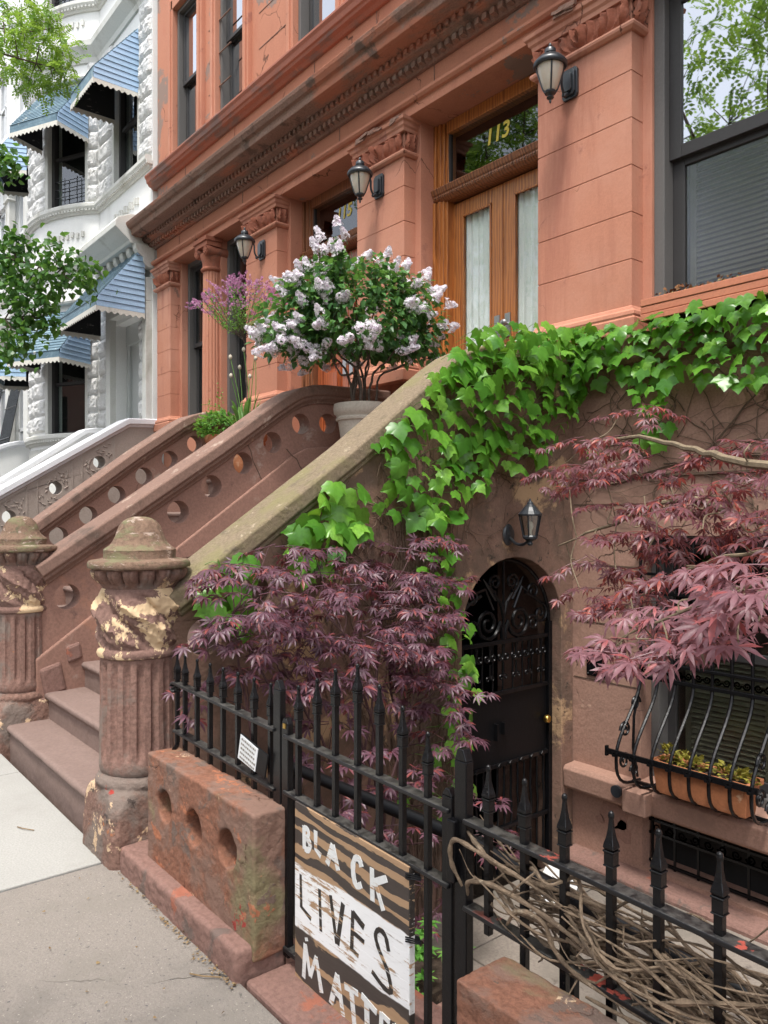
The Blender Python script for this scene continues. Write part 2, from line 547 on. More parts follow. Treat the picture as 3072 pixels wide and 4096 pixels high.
M['green_a'] = leafmat('bright green leaf', (.07, .22, .035), (.16, .38, .07), (.22, .42, .09), .35, .4, .4, (.3, .5, .06))
M['locust'] = leafmat('locust leaf', (.10, .24, .03), (.19, .36, .06), (.25, .42, .09), .45, .5, .3, (.35, .5, .06))
M['pear'] = leafmat('street tree leaf', (.035, .11, .025), (.075, .19, .035), (.1, .24, .05), .35, .4, .4, (.2, .4, .05))
M['allium'] = leafmat('strap leaf', (.10, .24, .04), (.18, .36, .08), None, .3, .4, .4)
M['bud'] = surf('allium bud', (.55, .5, .4), .8)
M['coleus'] = leafmat('coleus leaf', (.25, .22, .03), (.32, .30, .06), (.12, .05, .02), .3, .5, .3)
M['drybits'] = leafmat('dry plant', (.12, .035, .02), (.28, .16, .07), (.35, .28, .1), .1, .8, .1)
M['litter'] = leafmat('dry litter', (.20, .13, .07), (.30, .22, .12), (.10, .065, .04), .05, .9, .1)
M['paper'] = surf('printed paper', (.72, .72, .72), .8, [((.3, .3, .32), 40, .66, .7, (1, 6, 1))], fine=.03)
M['black_paint'] = surf('black lettering', (.04, .034, .03), .65, [((.40, .27, .16), 22, .57, .62, (.25, 1, 2.5)), ((.6, .58, .55), 45, .62, .66, (.2, 1, 2))], fine=.15)
M['white_paint'] = surf('white lettering', (.70, .71, .70), .65, [((.42, .27, .16), 17, .565, .60, (.3, 1, 3)), ((.07, .055, .05), 40, .63, .68, (.25, 1, 2))], fine=.06)


def dusty_iron():
    t = NT('dusty black iron rail')
    nz = t.n.new('ShaderNodeSeparateXYZ')
    t.link(t.geo.outputs['Normal'], nz.inputs[0])
    up = t.ramp(nz.outputs[2], .6, .95)
    n = t.noise(38, 5, .75)
    dust = t.math('MULTIPLY', up, t.ramp(n, .36, .62))
    col = t.mix(dust, (.009, .009, .010), (.075, .072, .066))
    chip = t.ramp(t.noise(5.2, 6, .6), .60, .61)
    x, y, z = t.sep()
    chip = t.math('MULTIPLY', t.math('MULTIPLY', chip, up), t.ramp(x, -1.5, -1.0))
    col = t.mix(chip, col, (.40, .085, .06))
    t.link(col, t.b.inputs['Base Color'])
    t.link(t.bump(n, .5, .002), t.b.inputs['Normal'])
    t.b.inputs['Roughness'].default_value = .4
    return t.m


M['rail_iron'] = dusty_iron()


def frost_mat():
    t = NT('frosted lamp glass')
    n = t.noise(9, 3, .6)
    t.link(t.mix(n, (.40, .33, .25), (.62, .56, .47)), t.b.inputs['Base Color'])
    t.b.inputs['Roughness'].default_value = .25
    t.b.inputs['Subsurface Weight'].default_value = .15
    return t.m


M['frost'] = frost_mat()


def sign_mat():
    """plywood with worn bands of black and white paint"""
    t = NT('worn painted plywood')
    x, y, z = t.sep()
    mp = t.n.new('ShaderNodeMapping')
    mp.inputs['Scale'].default_value = (.30, 1, 1.0)
    mp.inputs['Location'].default_value = (.31, 0, .6)
    t.link(t.pos, mp.inputs[0])
    # warp the plywood figure with a broad noise so that the bands pinch and swell
    wp = t.n.new('ShaderNodeTexNoise')
    wp.inputs['Scale'].default_value = 4.5
    wp.inputs['Detail'].default_value = 2
    t.link(mp.outputs[0], wp.inputs['Vector'])
    va = t.n.new('ShaderNodeVectorMath')
    va.operation = 'MULTIPLY_ADD'
    va.inputs[1].default_value = (.0, 0, .30)
    t.link(wp.outputs['Color'], va.inputs[0])
    t.link(mp.outputs[0], va.inputs[2])
    gr = t.n.new('ShaderNodeTexWave')
    gr.wave_type = 'BANDS'
    gr.bands_direction = 'Z'
    gr.inputs['Scale'].default_value = 5.2
    gr.inputs['Distortion'].default_value = 2.2
    gr.inputs['Detail'].default_value = 4
    gr.inputs['Detail Scale'].default_value = 2.6
    gr.inputs['Detail Roughness'].default_value = .7
    t.link(va.outputs[0], gr.inputs['Vector'])
    grain = gr.outputs['Fac']
    fine = t.noise(42, 6, .8, stretch=(.13, 1, 1.5))
    big = t.noise(5.5, 5, .65, stretch=(.45, 1, 1.3))
    amt = t.math('ADD', t.math('MULTIPLY', grain, .52), t.math('ADD', t.math('MULTIPLY', fine, .52), t.math('MULTIPLY', big, .5)))
    peel_b = t.ramp(amt, .775, .84)
    peel_w = t.ramp(t.math('ADD', t.math('MULTIPLY', big, .75), t.math('MULTIPLY', fine, .5)), .69, .72)
    edge = t.math('ADD', z, t.math('MULTIPLY', t.math('SUBTRACT', t.noise(6, 3, .6), .5), .03))
    w = t.math('MULTIPLY', t.ramp(edge, .178, .183), t.math('SUBTRACT', 1, t.ramp(edge, .388, .393)))
    wood = t.mix(t.noise(18, 4, .6, stretch=(.2, 1, 2)), (.30, .18, .10), (.44, .29, .17))
    blk = t.mix(peel_b, t.mix(fine, (.026, .02, .018), (.085, .066, .055)), wood)
    wht = t.mix(t.ramp(fine, .58, .66), (.80, .80, .80), (.33, .29, .26))
    wht = t.mix(peel_w, wht, wood)
    col = t.mix(w, blk, wht)
    t.link(col, t.b.inputs['Base Color'])
    t.link(t.bump(t.math('ADD', peel_b, fine), .3, .002), t.b.inputs['Normal'])
    t.b.inputs['Roughness'].default_value = .6
    return t.m


M['sign'] = sign_mat()

# ================================================================== setting
def slab_field():
    mb = MB()
    xs = [-40, -34, -28, -22, -18, -14, -11.5, -9.2, -7.2, -4.992, -3.46]
    for a, b in zip(xs[:-1], xs[1:]):
        mb.box(a + .005, b - .005, -1.15, 1.232, -.16, 0)
        mb.box(a + .005, b - .005, -3.2, -1.16, -.16, 0)
    return mb


tag(slab_field().build('sidewalk_pale_slabs', M['concrete_new'], bevel=.006), kind='structure')
mb = MB()
xs = [-3.455, -1.2, .8, 2.6, 4.6, 7, 10, 14, 20]
for a, b in zip(xs[:-1], xs[1:]):
    mb.box(a + .005, b - .005, -1.15, 1.244, -.16, -.002)
    mb.box(a + .005, b - .005, -3.2, -1.16, -.16, -.002)
tag(mb.build('sidewalk', M['concrete'], bevel=.006), kind='structure')
mb = MB().box(-40, 20, -3.4, -3.21, -.3, 0)
tag(mb.build('kerb', M['area_floor'], bevel=.02), kind='structure')
mb = MB().box(-300, 300, -300, 300, -1.4, -1.2)
tag(mb.build('ground', M['soil']), kind='structure')
mb = MB().box(-300, 300, -13.5, -3.41, -.4, -.14)
tag(mb.build('road', M['asphalt']), kind='structure')
mb = MB().box(-60, 60, -17.2, -13.51, -.4, 0)
tag(mb.build('far_sidewalk', M['concrete']), kind='structure')
mb = MB()
for a, b, c, d in ((-3.37, -2.99, 1.55, 3.02), (-3.37, -2.99, 3.03, 4.37), (-2.98, -1.2, 1.55, 3.0), (-2.98, -1.2, 3.01, 4.37), (-1.19, 1.2, 1.55, 4.37), (1.21, 5, 1.55, 4.37)):
    mb.box(a, b, c, d, -1.0, -.85)
tag(mb.build('areaway_floor', M['area_floor'], bevel=.006), kind='structure')
mb = MB().box(-3.38, -2.36, 1.56, 2.42, -1.0, -.45)
tag(mb.build('planting_soil', M['soil']), kind='structure')

t = thing('retaining_wall', 'low brownstone retaining wall under the black fence with steps down through the gate', 'wall', (-1.5, 1.5, -.9))
mb = MB().box(-3.38, -2.27, 1.412, 1.55, -1.0, -.02).box(-1.24, 5, 1.40, 1.55, -1.0, -.02)
mb.build('wall', M['brown_wall'], t, bevel=.01)
mb = MB().box(-2.262, -1.248, 1.252, 1.58, -.16, .012)
mb.build('sill', M['plinth'], t, bevel=.012)
for i in range(3):
    MB().box(-2.26, -1.3, 1.585 + .29 * i, 1.60 + .29 * (i + 1), -1.0, -.2 - .21 * i).build('step', M['plinth'], t, bevel=.012)

# ================================================================== orange house
HX0, HX1 = -10.85, 3.2
house = thing('brownstone_house', 'orange painted brownstone row house with carved pilasters and doors 113 and 115', 'house', (-4, 4.6, -.9))


def wallplate(name, x0, x1, z0, z1, y0, y1, opens, m, parent=None, bevel=0):
    vs, fs = plate(rect(x0, x1, z0, z1), [rect(*o) for o in opens], y0, y1, lambda u, v, w: (u, w, v))
    return MB().add(vs, fs).build(name, m, parent or house, bevel=bevel)


OPEN113 = (-5.181, -3.70, 1.6, 5.125)
OPEN115 = (-7.37, -5.93, 1.6, 5.125)
BIGW = (-2.862, -1.25, 2.80, 5.125)
BAYW1 = (-10.22, -9.36, 2.75, 5.125)
BAYW2 = (-9.04, -8.2, 2.75, 5.125)
wallplate('wall', HX0, HX1, 1.45, 5.18, 4.656, 4.945, [OPEN113, OPEN115, BIGW, BAYW1, BAYW2, (.0, 1.5, 2.8, 5.0)], M['orange'])
UPW = [(-10.2, -9.43), (-8.91, -8.195), (-7.09, -6.3), (-5.4, -4.6), (-3.3, -2.5), (-1.2, -.4), (.9, 1.7)]
wallplate('wall', HX0, HX1, 5.6, 11.5, 4.56, 4.85, [(a, b, 6.52, 8.62) for a, b in UPW], M['orange_worn'])
wallplate('basement_wall', -3.42, HX1, -1.0, 2.6, 4.52, 4.80, [(-2.86, -1.35, -.2, 1.42), (-2.852, -1.4, -.76, -.40), (.3, 1.8, -.2, 1.42)], M['brown_wall'])
mb = MB().box(HX0, -3.42, 4.62, 4.85, -1, 2.0)
mb.build('basement_wall', M['brown_wall'], house)
# body behind
mb = MB().box(HX0, HX1, 5.62, 9.5, -1, 11.5).box(HX0, HX1, 4.86, 5.62, 8.9, 11.5).box(HX0, HX0 + .2, 4.86, 5.62, -1, 8.9).box(HX1 - .2, HX1, 4.86, 5.62, -1, 8.9)
mb.box(HX0 + .2, HX1 - .2, 4.96, 5.62, 5.2, 6.2)
mb.build('inner_walls', M['inside'], house)

# mouldings
arch = [(4.95, 5.11), (4.56, 5.11), (4.52, 5.113), (4.52, 5.20), (4.49, 5.205), (4.47, 5.225), (4.47, 5.25), (4.53, 5.27), (4.56, 5.27), (4.56, 5.46), (4.95, 5.46)]
MB().ext_x(arch, HX0 - .03, HX1).build('architrave', M['orange_worn'], house, bevel=.004)
corn = [(4.8, 5.46), (4.53, 5.46), (4.50, 5.49), (4.48, 5.53), (4.40, 5.545), (4.385, 5.56), (4.385, 5.60), (4.25, 5.605), (4.215, 5.615), (4.205, 5.69), (4.17, 5.70), (4.14, 5.74), (4.13, 5.775), (4.16, 5.785), (4.56, 5.86), (4.8, 5.86)]
mb = MB().ext_x(corn, HX0 - .22, HX1)
# uneven weathered edge: chips
mb.build('cornice', M['cornice'], house, bevel=.006)
mb = MB()
x = HX0 - .1
while x < 1.2:
    mb.box(x, x + .045, 4.455, 4.52, 5.475, 5.525)
    mb.box(x + .01, x + .05, 4.36, 4.42, 5.552, 5.595)
    x += .085
mb.build('dentils', M['cornice'], house)['kind'] = 'stuff'
sill = [(4.7, 6.33), (4.53, 6.33), (4.50, 6.36), (4.46, 6.375), (4.45, 6.40), (4.43, 6.41), (4.42, 6.46), (4.40, 6.49), (4.40, 6.515), (4.58, 6.53), (4.7, 6.53)]
MB().ext_x(sill, HX0 - .1, HX1).build('sill_course', M['orange_sill'], house, bevel=.005)
band = [(4.70, 2.55), (4.47, 2.55), (4.45, 2.58), (4.43, 2.70), (4.44, 2.735), (4.62, 2.77), (4.70, 2.77)]
MB().ext_x(band, -3.42, HX1).build('band_course', M['ivy_wall'], house, bevel=.006)
# hairline joints of the upper wall are cut as narrow recessed strips
mb = MB()
for xj in (-9.9, -8.5, -6.75, -5.7, -4.4, -2.9):
    mb.box(xj, xj + .008, 4.553, 4.57, 5.88, 6.33)
for xj in (-10.1, -8.3, -6.3, -4.9, -2.6):
    mb.box(xj, xj + .007, 4.554, 4.57, 5.28, 5.455)
for xj in (-9.2, -7.9, -6.6, -5.9):
    for zz in (7.0, 7.42, 7.84, 8.26):
        mb.box(xj, xj + .6, 4.555, 4.57, zz, zz + .008)
mb.build('joints', M['cornice'], house)


def carved(mb, o, u, L, H, nrm, cell=.165, dep=.07, nv=18, mirror=True):
    o, u, nrm = Vector(o), Vector(u), Vector(nrm)
    nu = max(6, int(L / .009))
    b = len(mb.v)
    for j in range(nv + 1):
        V = j / nv
        for i in range(nu + 1):
            U = i / nu * L
            sgn = 1 if (U < L / 2 or not mirror) else -1
            x = U if sgn > 0 else L - U
            w = x / cell + .55 * (V - .5) + .12 * math.sin(V * 5) + .25
            tt = (w % 1) - .5
            body = max(0, 1 - (abs(tt) / .47) ** 2)
            ribs = .55 + .45 * math.cos(tt * 2 * PI * 2.6 + V * 2.5 * sgn)
            prof = min(1, 5 * V) * min(1, 6 * (1 - V)) * (.65 + .5 * V)
            h = dep * body * ribs * prof
            dd = ((tt - .18) / .10) ** 2 + ((V - .74) / .10) ** 2
            h -= dep * .8 * math.exp(-dd) * (h > 0)
            h += .004 * noise.noise(Vector((U * 60, V * 9, o.x * 3)))
            if mirror:
                h += dep * .9 * math.exp(-(((U - L / 2) / .035) ** 2 + ((V - .62) / .22) ** 2))
            mb.v.append(tuple(o + u * U + Vector((0, 0, V * H)) + nrm * (.008 + max(-.006, h))))
    W = nu + 1
    for j in range(nv):
        for i in range(nu):
            a = b + j * W + i
            mb.f.append((a, a + 1, a + W + 1, a + W))


def pilaster(x0, x1, zbase=2.78):
    """stone blocks with open joints, base moulding, carved capital"""
    mb = MB()
    y0, y1 = 4.52, 4.66
    mb.box(x0 + .004, x1 - .004, y0 + .004, y1, zbase, 4.80)
    zs = [zbase + .16, 3.26, 3.575, 3.89, 4.205, 4.52, 4.80]
    for a, b in zip(zs[:-1], zs[1:]):
        mb.box(x0, x1, y0, y1, a + .003, b - .003)
    p = mb.build('pilaster', M['orange'], house, bevel=.0025, seg=1)
    # base
    mb = MB()
    prof = [(0, zbase - .02), (.055, zbase - .02), (.055, zbase + .075), (.045, zbase + .085), (.05, zbase + .10), (.045, zbase + .125), (.025, zbase + .14), (.012, zbase + .165), (0, zbase + .17)]
    ring(mb, prof, x0, x1, y0, y1)
    mb.build('base', M['orange'], p, bevel=.004)
    mb = MB()
    ring(mb, [(0, 4.785), (.02, 4.785), (.04, 4.80), (.045, 4.815), (.04, 4.83), (.02, 4.84), (0, 4.845)], x0, x1, y0, y1)
    ring(mb, [(0, 5.0), (.03, 5.0), (.035, 5.03), (.05, 5.045), (.055, 5.075), (.075, 5.085), (.08, 5.112), (0, 5.112)], x0, x1, y0, y1)
    mb.box(x0 + .002, x1 - .002, y0 + .002, y1, 4.80, 5.1)
    cp = mb.build('capital', M['orange'], p, bevel=.003)
    mb = MB()
    carved(mb, (x0, y0, 4.845), (1, 0, 0), x1 - x0, .155, (0, -1, 0))
    carved(mb, (x1, y0, 4.845), (0, 1, 0), y1 - y0, .155, (1, 0, 0), cell=.07, mirror=False)
    carved(mb, (x0, y1, 4.845), (0, -1, 0), y1 - y0, .155, (-1, 0, 0), cell=.07, mirror=False)
    f = mb.build('capital', M['carved'], p, smooth=True, fix=False)
    return p


def ring(mb, prof, x0, x1, y0, y1):
    """moulding profile (out, z) mitred around three sides of a pier"""
    b = len(mb.v)
    n = len(prof)
    for k in range(4):
        for o, z in prof:
            mb.v.append([(x0 - o, y1, z), (x0 - o, y0 - o, z), (x1 + o, y0 - o, z), (x1 + o, y1, z)][k])
    for k in range(3):
        for i in range(n - 1):
            a = b + k * n + i
            mb.f.append((a, a + n, a + n + 1, a + 1))
    mb.f.append(tuple(b + i for i in range(n)))
    mb.f.append(tuple(b + 3 * n + i for i in range(n - 1, -1, -1)))


for a, b in ((-3.725, -2.931), (-5.955, -5.257), (-8.142, -7.444), (-10.77, -10.31), (-1.1, -.3)):
    pilaster(a, b)
# broken stone on the capital and entablature corners
for k in range(9):
    mb = MB()
    c = (-5.9 + R.random() * .6, 4.43 + R.random() * .03, 5.10 + R.random() * .03)
    mb.obox(c, Vector((.03 + .05 * R.random(), 0, .01 * R.uniform(-1, 1))), (0, .02, .01), (0, .004, .012 + .012 * R.random()))
    mb.build('broken_edge', M['cornice'], house, bevel=.004)
for k in range(8):
    mb = MB()
    c = (-3.5 + R.random() * .5, 4.43 + R.random() * .03, 5.12 + R.random() * .03)
    mb.obox(c, Vector((.03 + .05 * R.random(), 0, .01 * R.uniform(-1, 1))), (0, .02, .01), (0, .004, .012 + .012 * R.random()))
    mb.build('broken_edge', M['cornice'], house, bevel=.004)

# fluted column between the bay windows
cx, cy = -9.19, 4.60
col = MB().lathe([(.125, 0), (.122, .9), (.112, 1.86)], (cx, cy, 2.86), 64, rfun=lambda r, z, a: r - .011 * max(0, math.cos(a * 16)) ** .6 if math.cos(a * 16) > 0 else r)
colo = col.build('column', M['orange'], house, smooth=True)
mb = MB().box(cx - .17, cx + .17, cy - .17, 4.66, 2.70, 2.78)
mb.lathe([(.165, 2.78), (.17, 2.81), (.15, 2.83), (.14, 2.845), (.15, 2.86), (.125, 2.88)], (cx, cy, 0), 32)
mb.build('base', M['orange'], colo, bevel=.006, smooth=True)
mb = MB().lathe([(.115, 4.70), (.14, 4.715), (.145, 4.735), (.13, 4.75), (.12, 4.76), (.125, 4.83), (.15, 4.9), (.15, 4.93)], (cx, cy, 0), 32)
mb.box(cx - .17, cx + .17, cy - .16, 4.66, 5.0, 5.06)
mb.box(cx - .19, cx + .19, cy - .18, 4.66, 5.06, 5.112)
for sx in (-1, 1):
    b = len(mb.v)
    mb.lathe([(0, -.155), (.06, -.155), (.064, -.13), (.05, 0), (.064, .13), (.06, .155), (0, .155)], (0, 0, 0), 20)
    mb.xf(lambda p: Vector((cx + sx * .125 + p.x, cy + p.z - .0, 4.945 + p.y)), b)
    for s in range(16):
        a = s * .7
        rr = .055 * (1 - s / 18)
        mb.obox((cx + sx * .125 + rr * math.cos(a), cy - .16, 4.945 + rr * math.sin(a)), (.012, 0, 0), (0, .006, 0), (0, 0, .012))
mb.build('capital', M['carved'], colo, bevel=.004, smooth=True)


def window(x0, x1, z0, z1, y, meet, fm, gm_u, gm_l, cas=.05, sash=.05, back=.6, parent=None, inner=None, shutters=False):
    p = parent or house
    mb = MB()
    # casing
    for a, b, c, d in ((x0, x0 + cas, z0, z1), (x1 - cas, x1, z0, z1), (x0 + cas, x1 - cas, z1 - cas, z1), (x0 + cas, x1 - cas, z0, z0 + cas)):
        mb.box(a, b, y - .06, y + .12, c, d)
    w = mb.build('window', fm, p, bevel=.004)
    a, b, c, d = x0 + cas, x1 - cas, z0 + cas, z1 - cas
    mb = MB()
    for (u0, u1, v0, v1, yy) in ((a, b, meet - .02, d, y), (a, b, c, meet + .022, y + .045)):
        for r_ in ((u0, u0 + sash, v0, v1), (u1 - sash, u1, v0, v1), (u0 + sash, u1 - sash, v1 - sash, v1), (u0 + sash, u1 - sash, v0, v0 + sash)):
            mb.box(r_[0], r_[1], yy, yy + .04, r_[2], r_[3])
    mb.build('frame', M['dark_frame'] if inner is None else inner, w, bevel=.004)
    MB().box(a + sash, b - sash, y + .018, y + .022, meet + .03, d - sash).build('pane', gm_u, w)
    MB().box(a + sash, b - sash, y + .063, y + .067, c + sash, meet - .028).build('pane', gm_l, w)
    if shutters:
        mb = MB()
        n = int((meet - c) / .035)
        for (u0, u1) in ((a + .08, (a + b) / 2 - .12), ((a + b) / 2 - .05, b - .05)):
            mb.box(u0 - .04, u0, y + .2, y + .23, c, meet)
            mb.box(u1, u1 + .04, y + .2, y + .23, c, meet)
            for k in range(n):
                zz = c + .02 + k * .035
                mb.obox(((u0 + u1) / 2, y + .215, zz), ((u1 - u0) / 2, 0, 0), (0, .012, .012), (0, .002, -.002))
        mb.build('shutter', M['shutter'], w)
    return w


window(*BIGW[:2], 2.80, 5.105, 4.74, 3.94, M['grey_frame'], M['glass_big'], M['glass_screen'], cas=.075, sash=.085, shutters=True)
window(-10.22, -9.36, 2.75, 5.105, 4.80, 3.93, M['grey_frame'], M['glass'], M['glass'], cas=.06, sash=.06)
window(-9.04, -8.2, 2.75, 5.105, 4.80, 3.93, M['grey_frame'], M['glass'], M['glass'], cas=.06, sash=.06)
for a, b in UPW:
    window(a, b, 6.52, 8.62, 4.635, 7.58, M['grey_frame'], M['glass_up'], M['glass_up'], cas=.05, sash=.045)
    mb = MB()
    for (u, v) in ((a - .13, a), (b, b + .13)):
        mb.box(u, v, 4.50, 4.565, 6.53, 8.75)
        mb.box(u + .035, v - .035, 4.475, 4.51, 6.53, 8.75)
    mb.box(a - .13, b + .13, 4.50, 4.565, 8.62, 8.78)
    mb.build('surround', M['orange'], house, bevel=.006)
window(-2.86, -1.35, -.2, 1.42, 4.70, .66, M['grey_frame'], M['glass'], M['glass_screen'], cas=.06, sash=.06, shutters=True)
window(0, 1.5, 2.8, 5.0, 4.74, 3.94, M['grey_frame'], M['glass_big'], M['glass'])
window(.3, 1.8, -.2, 1.42, 4.70, .66, M['grey_frame'], M['glass'], M['glass'])
MB().box(-2.852, -1.4, 4.74, 4.76, -.76, -.40).build('cellar_pane', M['inside'], house)

# corner of the house: shallow rusticated edge strip at the party line
mb = MB()
z = 2.9
while z < 8.9:
    h = R.uniform(.12, .22)
    mb.box(HX0 - .07, HX0 + .0, 4.60 + R.uniform(-.02, .02), 4.75, z + .006, z + h - .006)
    z += h
mb.build('party_edge', M['stoop_stone'], house, bevel=.015)


# basement trim
sillp = [(4.7, -.37), (4.42, -.37), (4.40, -.35), (4.39, -.23), (4.41, -.205), (4.7, -.19)]
MB().ext_x(sillp, -3.395, HX1).build('basement_sill', M['brown_wall'], house, bevel=.006)
basep = [(4.7, -1.0), (4.36, -1.0), (4.36, -.83), (4.38, -.80), (4.50, -.79), (4.7, -.78)]
MB().ext_x(basep, -3.395, HX1).build('basement_base', M['plinth'], house, bevel=.012)
mb = MB()
for zz in (.40, .80, 1.2, 1.62, 2.02):
    mb.box(-3.395, -2.875, 4.516, 4.53, zz, zz + .007)
mb.box(-3.395, HX1, 4.50, 4.53, 1.80, 1.815)
mb.build('basement_joints', M['vine_dark'], house)
MB().box(-2.865, -2.70, 4.31, 4.395, -.352, -.21).build('utility_box', M['brown_wall'], house, bevel=.006)
b_ = MB()
b_.lathe([(.0, 0), (.028, 0), (.04, .012), (.04, .03), (0, .03)], (0, 0, 0), 20)
b_.xf(lambda p: Vector((-2.945 + p.x, 4.39 - p.z, -.262 + p.y)))
b_.build('vent_cap', M['lamp_black'], house, smooth=True)
# flaked patch of paint (thin raised crust edges)
mb = MB()
for (px, pz, s_) in ((-3.06, -.50, .10), (-2.99, -.58, .07), (-3.17, -.55, .035)):
    n = 14
    pts = [(px + s_ * (1 + .35 * R.uniform(-1, 1)) * math.cos(2 * PI * i / n), 4.513, pz + s_ * .9 * (1 + .35 * R.uniform(-1, 1)) * math.sin(2 * PI * i / n)) for i in range(n)]
    mb.prism(pts, (0, .012, 0))
mb.build('bare_patch', M['brown'], house)


def text_mesh(s, size, m, name, parent, org, shear=.0, bold=.0, ext=.0015, sx=1.0):
    cu = bpy.data.curves.new('t', 'FONT')
    cu.body = s
    cu.size = size
    cu.shear = shear
    cu.offset = bold
    cu.extrude = ext
    ob = bpy.data.objects.new('t', cu)
    C.objects.link(ob)
    dg = bpy.context.evaluated_depsgraph_get()
    me = bpy.data.meshes.new_from_object(ob.evaluated_get(dg))
    mb = MB()
    mb.add([(org[0] + v.co.x * sx, org[1] - v.co.z, org[2] + v.co.y) for v in me.vertices], [tuple(p.vertices) for p in me.polygons])
    bpy.data.objects.remove(ob)
    bpy.data.curves.remove(cu)
    bpy.data.meshes.remove(me)
    return mb.build(name, m, parent)


def door(x0, x1, leafm, framem, num, glassy, nx):
    """double door with transom in an opening x0..x1"""
    zt = 5.106
    w = x1 - x0
    mb = MB()
    # jamb reeds
    for sgn, xe in ((1, x0), (-1, x1)):
        for k, (dx, dy) in enumerate(((0, .0), (.03, .025), (.055, .01), (.085, .03), (.11, .055))):
            a, b = xe + sgn * dx, xe + sgn * (dx + .032)
            mb.box(min(a, b), max(a, b), 4.80 + dy, 4.96, 1.95, 4.40)
            mb.box(min(a, b), max(a, b), 4.80 + dy + .01, 4.96, 4.52, zt)
    mb.box(x0 + .14, x1 - .14, 4.84, 4.96, 5.0, zt)
    fr = mb.build('front_door', framem, house, bevel=.004)
    mb = MB()
    mb.ext_x([(4.96, 4.395), (4.84, 4.395), (4.815, 4.41), (4.80, 4.42), (4.797, 4.45), (4.785, 4.46), (4.775, 4.485), (4.768, 4.50), (4.78, 4.513), (4.96, 4.513)], x0 + .005, x1 - .005)
    x = x0 + .03
    while x < x1 - .05:
        mb.box(x, x + .018, 4.789, 4.80, 4.427, 4.443)
        x += .034
    mb.build('transom_bar', M['wood_dark'], fr, bevel=.003)
    mb = MB()
    mb.box(x0 + .14, x1 - .14, 4.87, 4.90, 4.515, 4.535).box(x0 + .14, x0 + .165, 4.87, 4.90, 4.535, 5.0).box(x1 - .165, x1 - .14, 4.87, 4.90, 4.535, 5.0)
    mb.build('transom_frame', M['dark_frame'], fr)
    MB().box(x0 + .165, x1 - .165, 4.884, 4.888, 4.535, 5.0).build('transom_pane', M['glass'], fr)
    text_mesh(num, .185, M['gold'], 'house_number', fr, (nx, 4.880, 4.735), shear=.15, bold=.004)
    lx0, lx1 = x0 + .131, x1 - .131
    mid = (lx0 + lx1) / 2
    for (a, b) in ((lx0, mid - .004), (mid + .004, lx1)):
        mb = MB()
        lw = b - a
        gs = .125 if glassy else .105
        zb = 2.72 if glassy else 3.35
        mb.box(a, a + gs, 4.93, 4.975, 1.96, 4.38).box(b - gs, b, 4.93, 4.975, 1.96, 4.38)
        mb.box(a + gs, b - gs, 4.93, 4.975, 4.25, 4.38).box(a + gs, b - gs, 4.93, 4.975, zb - .14, zb)
        mb.box(a + gs, b - gs, 4.93, 4.975, 1.96, 2.1)
        mb.box(a + gs, b - gs, 4.95, 4.97, 2.1, zb - .14)
        # glazing bead
        g0, g1 = a + gs, b - gs
        for r_ in ((g0, g0 + .018, zb, 4.25), (g1 - .018, g1, zb, 4.25), (g0, g1, 4.232, 4.25), (g0, g1, zb, zb + .018)):
            mb.box(r_[0], r_[1], 4.918, 4.935, r_[2], r_[3])
        for (zz0, zz1) in (((2.15, zb - .19),) if glassy else ((2.15, 2.55), (2.62, zb - .19))):
            mb.box(g0 + .03, g1 - .03, 4.925, 4.955, zz0, zz1)
            mb.box(g0 + .06, g1 - .06, 4.90, 4.955, zz0 + .04, zz1 - .04)
        mb.build('door_leaf', leafm, fr, bevel=.005)
        MB().box(g0 + .018, g1 - .018, 4.95, 4.953, zb + .018, 4.232).build('pane', M['glass_door'], fr)
        if glassy:
            cm = MB()
            nU, b0 = 60, 0
            for zz in (zb - .1, 3.4, 4.26):
                for i in range(nU + 1):
                    u = i / nU
                    edge = 1 if zz < 4.2 else .5
                    yy = 4.99 + .014 * math.sin(u * 2 * PI * 6.3 + 1.3 * math.sin(u * 9)) + .006 * math.sin(u * 60)
                    cm.v.append((g0 - .02 + u * (g1 - g0 + .04), yy, zz))
            for j in range(2):
                for i in range(nU):
                    q = j * (nU + 1) + i
                    cm.f.append((q, q + 1, q + nU + 2, q + nU + 1))
            cm.build('curtain', M['lace'], fr, smooth=True)
    mb = MB()
    for s_ in (-1, 1):
        mb.box(mid + s_ * .06 - .03, mid + s_ * .06 + .03, 4.918, 4.93, 3.06, 3.26)
    b = len(mb.v)
    mb.lathe([(.012, 0), (.012, .03), (.026, .04), (.03, .055), (.02, .07), (0, .073)], (0, 0, 0), 20)
    mb.xf(lambda p: Vector((mid + .06 + p.x, 4.92 - p.z, 3.17 + p.y)), b)
    mb.build('handle', M['steel'], fr, smooth=True)
    MB().box(x0, x1, 4.70, 5.0, 1.90, 1.96).build('threshold', M['step'], fr, bevel=.006)
    return fr


door(OPEN113[0], OPEN113[1], M['wood'], M['wood'], '113', True, -4.60)
door(OPEN115[0], OPEN115[1], M['wood_red'], M['wood_dark'], '115', False, -6.80)

# ================================================================== stoops
RISE, RUN, Y0 = .1755, .245, 1.262


def path_z(path, y):
    for (a, b), (c, d) in zip(path[:-1], path[1:]):
        if a <= y <= c:
            return b + (d - b) * (y - a) / (c - a)
    return path[-1][1] if y > path[-1][0] else path[0][1]


